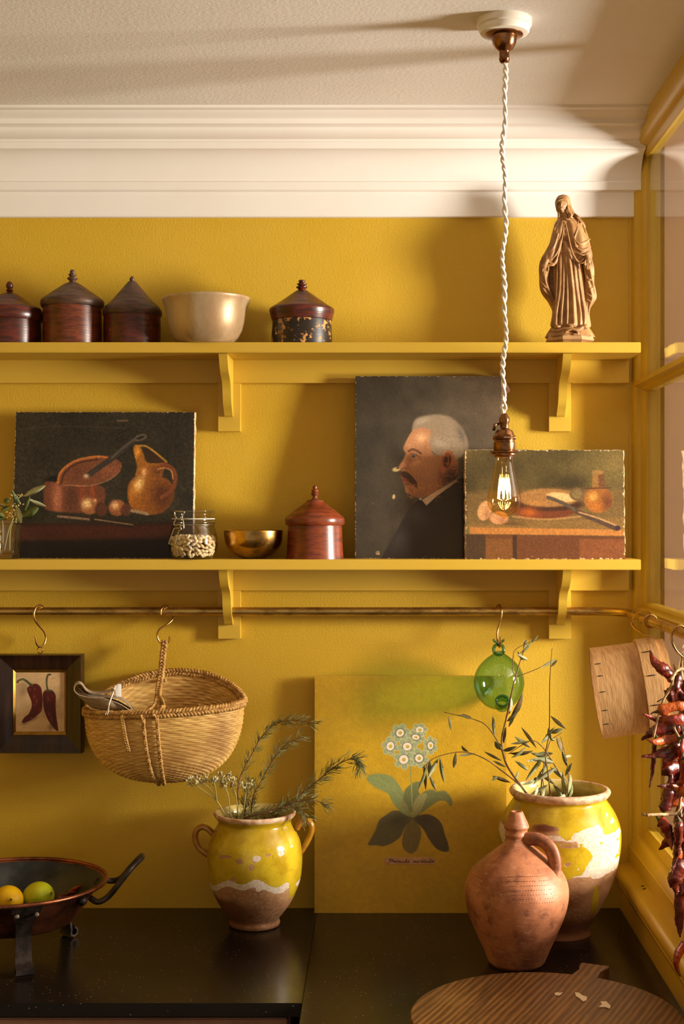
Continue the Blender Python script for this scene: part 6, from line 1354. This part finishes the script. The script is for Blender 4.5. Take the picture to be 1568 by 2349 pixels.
# long sharp folds of the gown
for x0, x1, x2, r_ in ((1284, 1280, 1272, 3.2), (1290, 1288, 1283, 3.0), (1296, 1297, 1296, 2.6), (1302, 1308, 1312, 3.2), (1308, 1318, 1326, 3.2), (1314, 1328, 1336, 3.0), (1278, 1273, 1270, 2.6)):
    dd = lambda x, y: 24 + (y - 600) * .06 - abs(x - 1302) * .22
    G.append(st([(x0, 572, 20), (x0 * .5 + x1 * .5, 620, dd(x0, 620)), (x1, 680, dd(x1, 680)), (x2, 735, dd(x2, 735) + 2), (x2 - 1, 764, dd(x2, 764) + 3)], [1.2, r_ * .8, r_, r_ * 1.15, r_ * .9]))
# back of the mantle
G.append(loft([(500, 1300, 17, 10, -7), (512, 1302, 28, 15, -8), (530, 1306, 37, 19, -9), (560, 1306, 44, 21, -10), (590, 1303, 49, 22, -12), (620, 1299, 56, 22, -14), (650, 1299, 58, 21, -16), (680, 1303, 56, 20, -16), (700, 1307, 50, 18, -15), (725, 1309, 41, 18, -12), (760, 1308, 39, 18, -10)], 90, lambda a, f, y: 1 + .025 * math.sin(13 * a + y * .03)))
# front panels of the mantle, opening from the throat
G.append(loft([(512, 1289, 8, 7, 11), (528, 1283, 12, 10, 13), (548, 1277, 13, 12, 15), (570, 1270, 14, 13, 17), (588, 1264, 17, 14, 18), (604, 1258, 19, 13, 18), (615, 1258, 16, 10, 17), (622, 1260, 9, 6, 16)], 60, lambda a, f, y: 1 + .05 * math.sin(7 * a + y * .09)))
G.append(loft([(512, 1304, 14, 9, 9), (528, 1312, 19, 13, 11), (548, 1318, 23, 15, 13), (570, 1323, 27, 16, 14), (588, 1329, 26, 16, 14), (602, 1331, 23, 15, 14), (611, 1327, 16, 11, 16), (616, 1324, 9, 7, 17)], 60, lambda a, f, y: 1 + .05 * math.sin(7 * a - y * .08)))
for pts, r_ in (([(1291, 516, 19), (1287, 545, 25), (1281, 575, 30), (1275, 598, 31), (1266, 617, 29), (1252, 612, 28), (1244, 606, 24)], [1.6, 2, 2.2, 2.4, 2.6, 2]), ([(1293, 516, 19), (1298, 545, 27), (1303, 575, 31), (1310, 598, 32), (1322, 614, 30), (1332, 608, 30), (1340, 597, 28)], [1.6, 2, 2.4, 2.6, 2.8, 2]),
                ([(1324, 512, 12), (1320, 535, 24), (1312, 560, 29), (1318, 578, 31)], [1.5, 2, 2]), ([(1308, 552, 28), (1322, 570, 31), (1338, 566, 26), (1350, 556, 14)], [1.2, 2.4, 2]), ([(1312, 574, 31), (1326, 586, 32), (1342, 582, 26), (1352, 574, 12)], [1.2, 2.4, 2]), ([(1316, 590, 32), (1330, 598, 32), (1344, 592, 26), (1354, 588, 12)], [1.2, 2.6, 2]), ([(1335, 520, 8), (1344, 548, 10), (1351, 580, 8), (1354, 604, 6)], [2, 3, 3]),
                ([(1276, 545, 28), (1268, 572, 31), (1256, 592, 29), (1244, 602, 22)], [1.2, 2.2, 2]), ([(1282, 560, 29), (1276, 585, 32), (1264, 604, 30), (1250, 606, 26)], [1, 2.2, 2]), ([(1270, 530, 20), (1262, 562, 20), (1250, 586, 18)], [2, 2.6, 2])):
    G.append(st(pts, r_))
# drapery hanging below each hand
G.append(loft([(606, 1248, 10, 11, 9), (625, 1246, 11, 12, 9), (650, 1245, 10, 13, 8), (670, 1248, 11, 13, 7), (684, 1254, 12, 12, 5), (698, 1262, 10, 10, 2), (709, 1268, 5, 6, 0)], 50, lambda a, f, y: 1 + .14 * math.sin(5 * a + y * .05)))
G.append(loft([(600, 1345, 10, 11, 9), (625, 1348, 11, 13, 9), (655, 1350, 10, 13, 8), (680, 1353, 11, 13, 7), (696, 1354, 11, 12, 6), (708, 1350, 9, 10, 5), (722, 1346, 6, 8, 4), (745, 1345, 5, 8, 2), (762, 1344, 4, 6, 0)], 50, lambda a, f, y: 1 + .16 * math.sin(5 * a + y * .10)))
for pts in ([(1340, 648, 18), (1350, 655, 20), (1360, 645, 12)], [(1342, 668, 18), (1352, 676, 20), (1362, 668, 10)], [(1343, 686, 18), (1354, 694, 18), (1363, 682, 8)], [(1344, 700, 16), (1354, 706, 14), (1362, 694, 6)], [(1240, 660, 18), (1248, 672, 19), (1256, 668, 14)], [(1244, 678, 18), (1256, 690, 14), (1264, 688, 10)]): G.append(st(pts, [1.2, 2.4, 1.4]))
# arms and hands
for sx, hx, hy in ((-1, 1245, 622), (1, 1343, 608)):
    G.append(st([(hx - sx * 5, hy - 14, 26), (hx, hy, 31)], [6, 5.4]))
    G.append(se(hx + sx * .5, hy + 4, 32, 6.6, 4, 8.5))
    for k, (fx, L) in enumerate(((-4.6, 13), (-1.7, 16), (1.3, 16), (4.2, 13))):
        G.append(st([(hx + fx * .95, hy + 8, 33), (hx + fx * 1.15, hy + 8 + L * .5, 34), (hx + fx * 1.2, hy + 8 + L, 30)], [1.8, 1.6, 1.2], 8, 4))
    G.append(st([(hx - sx * 5, hy + 1, 33), (hx - sx * 8, hy + 8, 35), (hx - sx * 7.5, hy + 15, 36)], [1.9, 1.7, 1.3], 8, 4))
# neck, head, face (turned down to the viewer's left)
G.append(st([(1298, 512, 4), (1295, 500, 5), (1291, 490, 4)], [11, 7.5, 7.5], 16))
G.append(se(1290, 470, 0, 15.5, 16, 18)); G.append(se(1287, 477, 5, 10.8, 11.5, 15.2, Matrix.Rotation(.10, 3, 'Y')))
G.append(se(1287, 488, 10, 5.2, 5, 4.6)); G.append(se(1282, 481, 11, 4, 4, 4)); G.append(se(1292, 481, 10, 4.4, 4.4, 4.6)); G.append(se(1286, 467, 10, 8, 6.5, 6))
G.append(st([(1285, 470, 16.4), (1284, 476, 18.4), (1283.4, 479.5, 19.4)], [1.2, 1.5, 1.9], 8)); G.append(st([(1280, 470.5, 15), (1283, 469.5, 16.4), (1287, 469.5, 16.6), (1291, 471, 15)], [.9, 1.2, 1.1, .9], 6))
G.append(se(1280.6, 474, 14.2, 1.9, 1.5, 1.2)); G.append(se(1289.2, 474, 14.6, 2.1, 1.5, 1.2)); G.append(se(1284.2, 484, 15.6, 3, 1.4, 1.0)); G.append(se(1284.4, 486, 15.2, 2.4, 1.3, 1.0))
# veil and hair
G.append(loft([(446.5, 1291, 3, 4, -2), (449, 1291, 11, 10, -3), (455, 1291, 15.5, 15, -4), (464, 1291, 18, 17, -7), (476, 1294, 19, 16, -9), (488, 1299, 20, 14, -10), (500, 1304, 25, 13, -9), (512, 1309, 31, 14, -9), (524, 1312, 33, 14, -10)], 60))
G.append(st([(1274, 470, 8), (1276, 460, 11), (1284, 455.5, 13), (1293, 456, 13), (1300, 462, 11), (1304, 472, 6), (1312, 490, 4), (1324, 505, 5), (1332, 515, 5)], [1.6, 1.8, 1.8, 1.8, 1.8, 2, 2.2, 2.2, 2], 8))
for pts in ([(1288, 460, 15), (1279, 464, 13.5), (1275.5, 474, 9), (1276, 485, 7), (1281, 494, 7), (1279, 503, 8)], [(1289, 460, 15), (1297, 464, 13), (1300, 474, 11), (1302, 484, 12), (1306, 493, 14), (1303, 501, 15), (1309, 508, 16)], [(1298, 470, 11), (1304, 482, 10), (1311, 494, 12), (1308, 502, 14), (1313, 507, 14)], [(1300, 478, 12), (1301, 490, 14), (1307, 498, 16), (1305, 506, 17)], [(1316, 494, 8), (1322, 500, 11), (1328, 502, 10)]): G.append(st(pts, [2.0, 2.2, 2.4, 2.4, 2.2, 1.6], 8))
# collar and girdle
G.append(st([(1282, 512, 14), (1290, 516, 17), (1300, 514, 16)], [1.2, 1.4, 1.2], 8)); G.append(st([(1278, 556, 20), (1290, 558.5, 24), (1302, 557, 24), (1312, 555, 20)], [2, 2.2, 2.2, 2], 8))
for x in range(1280, 1306, 4): G.append(st([(x, 560, 22), (x - .5 + (x - 1292) * .1, 590, 26)], [1.0, .7], 6))
for x in (1286, 1290, 1295): G.append(st([(1291, 520, 17), (x, 540, 21), (x, 556, 22)], [.8, 1.1, .8], 6))
# feet, serpent and rock
G.append(se(1304, 766, 32, 9, 9, 5)); G.append(se(1275, 768, 26, 8, 9, 5)); 
for k in range(4): G.append(se(1300 + k * 3, 764, 40, 1.6, 3, 2))
G.append(st([(1262, 772, 10), (1272, 778, 30), (1290, 774, 36), (1305, 776, 38), (1320, 776, 36), (1334, 768, 30), (1344, 772, 18)], [4, 4.5, 4, 4.5, 5, 5, 4], 10)); G.append(se(1336, 768, 28, 9, 9, 6))
G.append(loft([(764, 1306, 40, 30, 0), (772, 1306, 46, 36, 0), (782, 1306, 52, 42, 0), (790, 1306, 56, 46, 0)], 60, lambda a, f, y: 1 + .03 * math.sin(6 * a + 1) + .02 * math.sin(11 * a)))
G.append(st([(1290, 782, 42), (1304, 776, 44), (1316, 780, 44), (1318, 787, 44), (1308, 788, 45)], [2.5, 3, 3, 2.5], 8))
V, F = join(*G); base = S(1306, 790, 0); base.z = SU
# raise the whole figure so that its plinth rests on the shelf
zlow = S(1306, 799).z; lift = 0.0
me = bpy.data.meshes.new('figure_raw'); me.from_pydata([tuple(v) for v in V], [], F); me.update()
tmp = bpy.data.objects.new('figure_raw', me); COL.objects.link(tmp)
md = tmp.modifiers.new('r', 'REMESH'); md.mode = 'VOXEL'; md.voxel_size = .0009
ms = tmp.modifiers.new('s', 'SMOOTH'); ms.factor = .5; ms.iterations = 1
bpy.context.view_layer.update(); dg = bpy.context.evaluated_depsgraph_get(); ev = tmp.evaluated_get(dg); em = ev.to_mesh()
vs = np.empty(len(em.vertices) * 3); em.vertices.foreach_get('co', vs); vs = vs.reshape(-1, 3); fs = [tuple(p_.vertices) for p_ in em.polygons]
ev.to_mesh_clear(); bpy.data.objects.remove(tmp); bpy.data.meshes.remove(me)
sto = thing('statue', 'aged plaster statue of a veiled robed woman with open hands', 'statue', base)
KZ = .955      # the figure stands on a plinth 15 mm high
zt = S(1291, 446.5).z
vs[:, 2] = zt - (zt - vs[:, 2]) * KZ
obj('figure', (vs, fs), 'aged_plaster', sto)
c0 = Vector((PXX(1306, sd), -sd, 0)); zb = zt - (zt - S(1306, 782).z) * KZ
prf = [(53, SU), (54, SU + .004), (51, SU + .007), (55, SU + .011), (55, SU + .013), (50, zb), (30, zb + .006)]
V, F = [], []
for hw, z in prf:
    for k in range(8):
        a = PI / 8 + k * PI / 4; V.append((c0.x + hw * 1.04 / ss * math.cos(a), c0.y + hw * .86 / ss * math.sin(a), z))
for i in range(len(prf) - 1):
    for k in range(8): F.append((i * 8 + k, i * 8 + (k + 1) % 8, i * 8 + 8 + (k + 1) % 8, i * 8 + 8 + k))
F += [tuple(range(7, -1, -1)), tuple(range(len(V) - 8, len(V)))]
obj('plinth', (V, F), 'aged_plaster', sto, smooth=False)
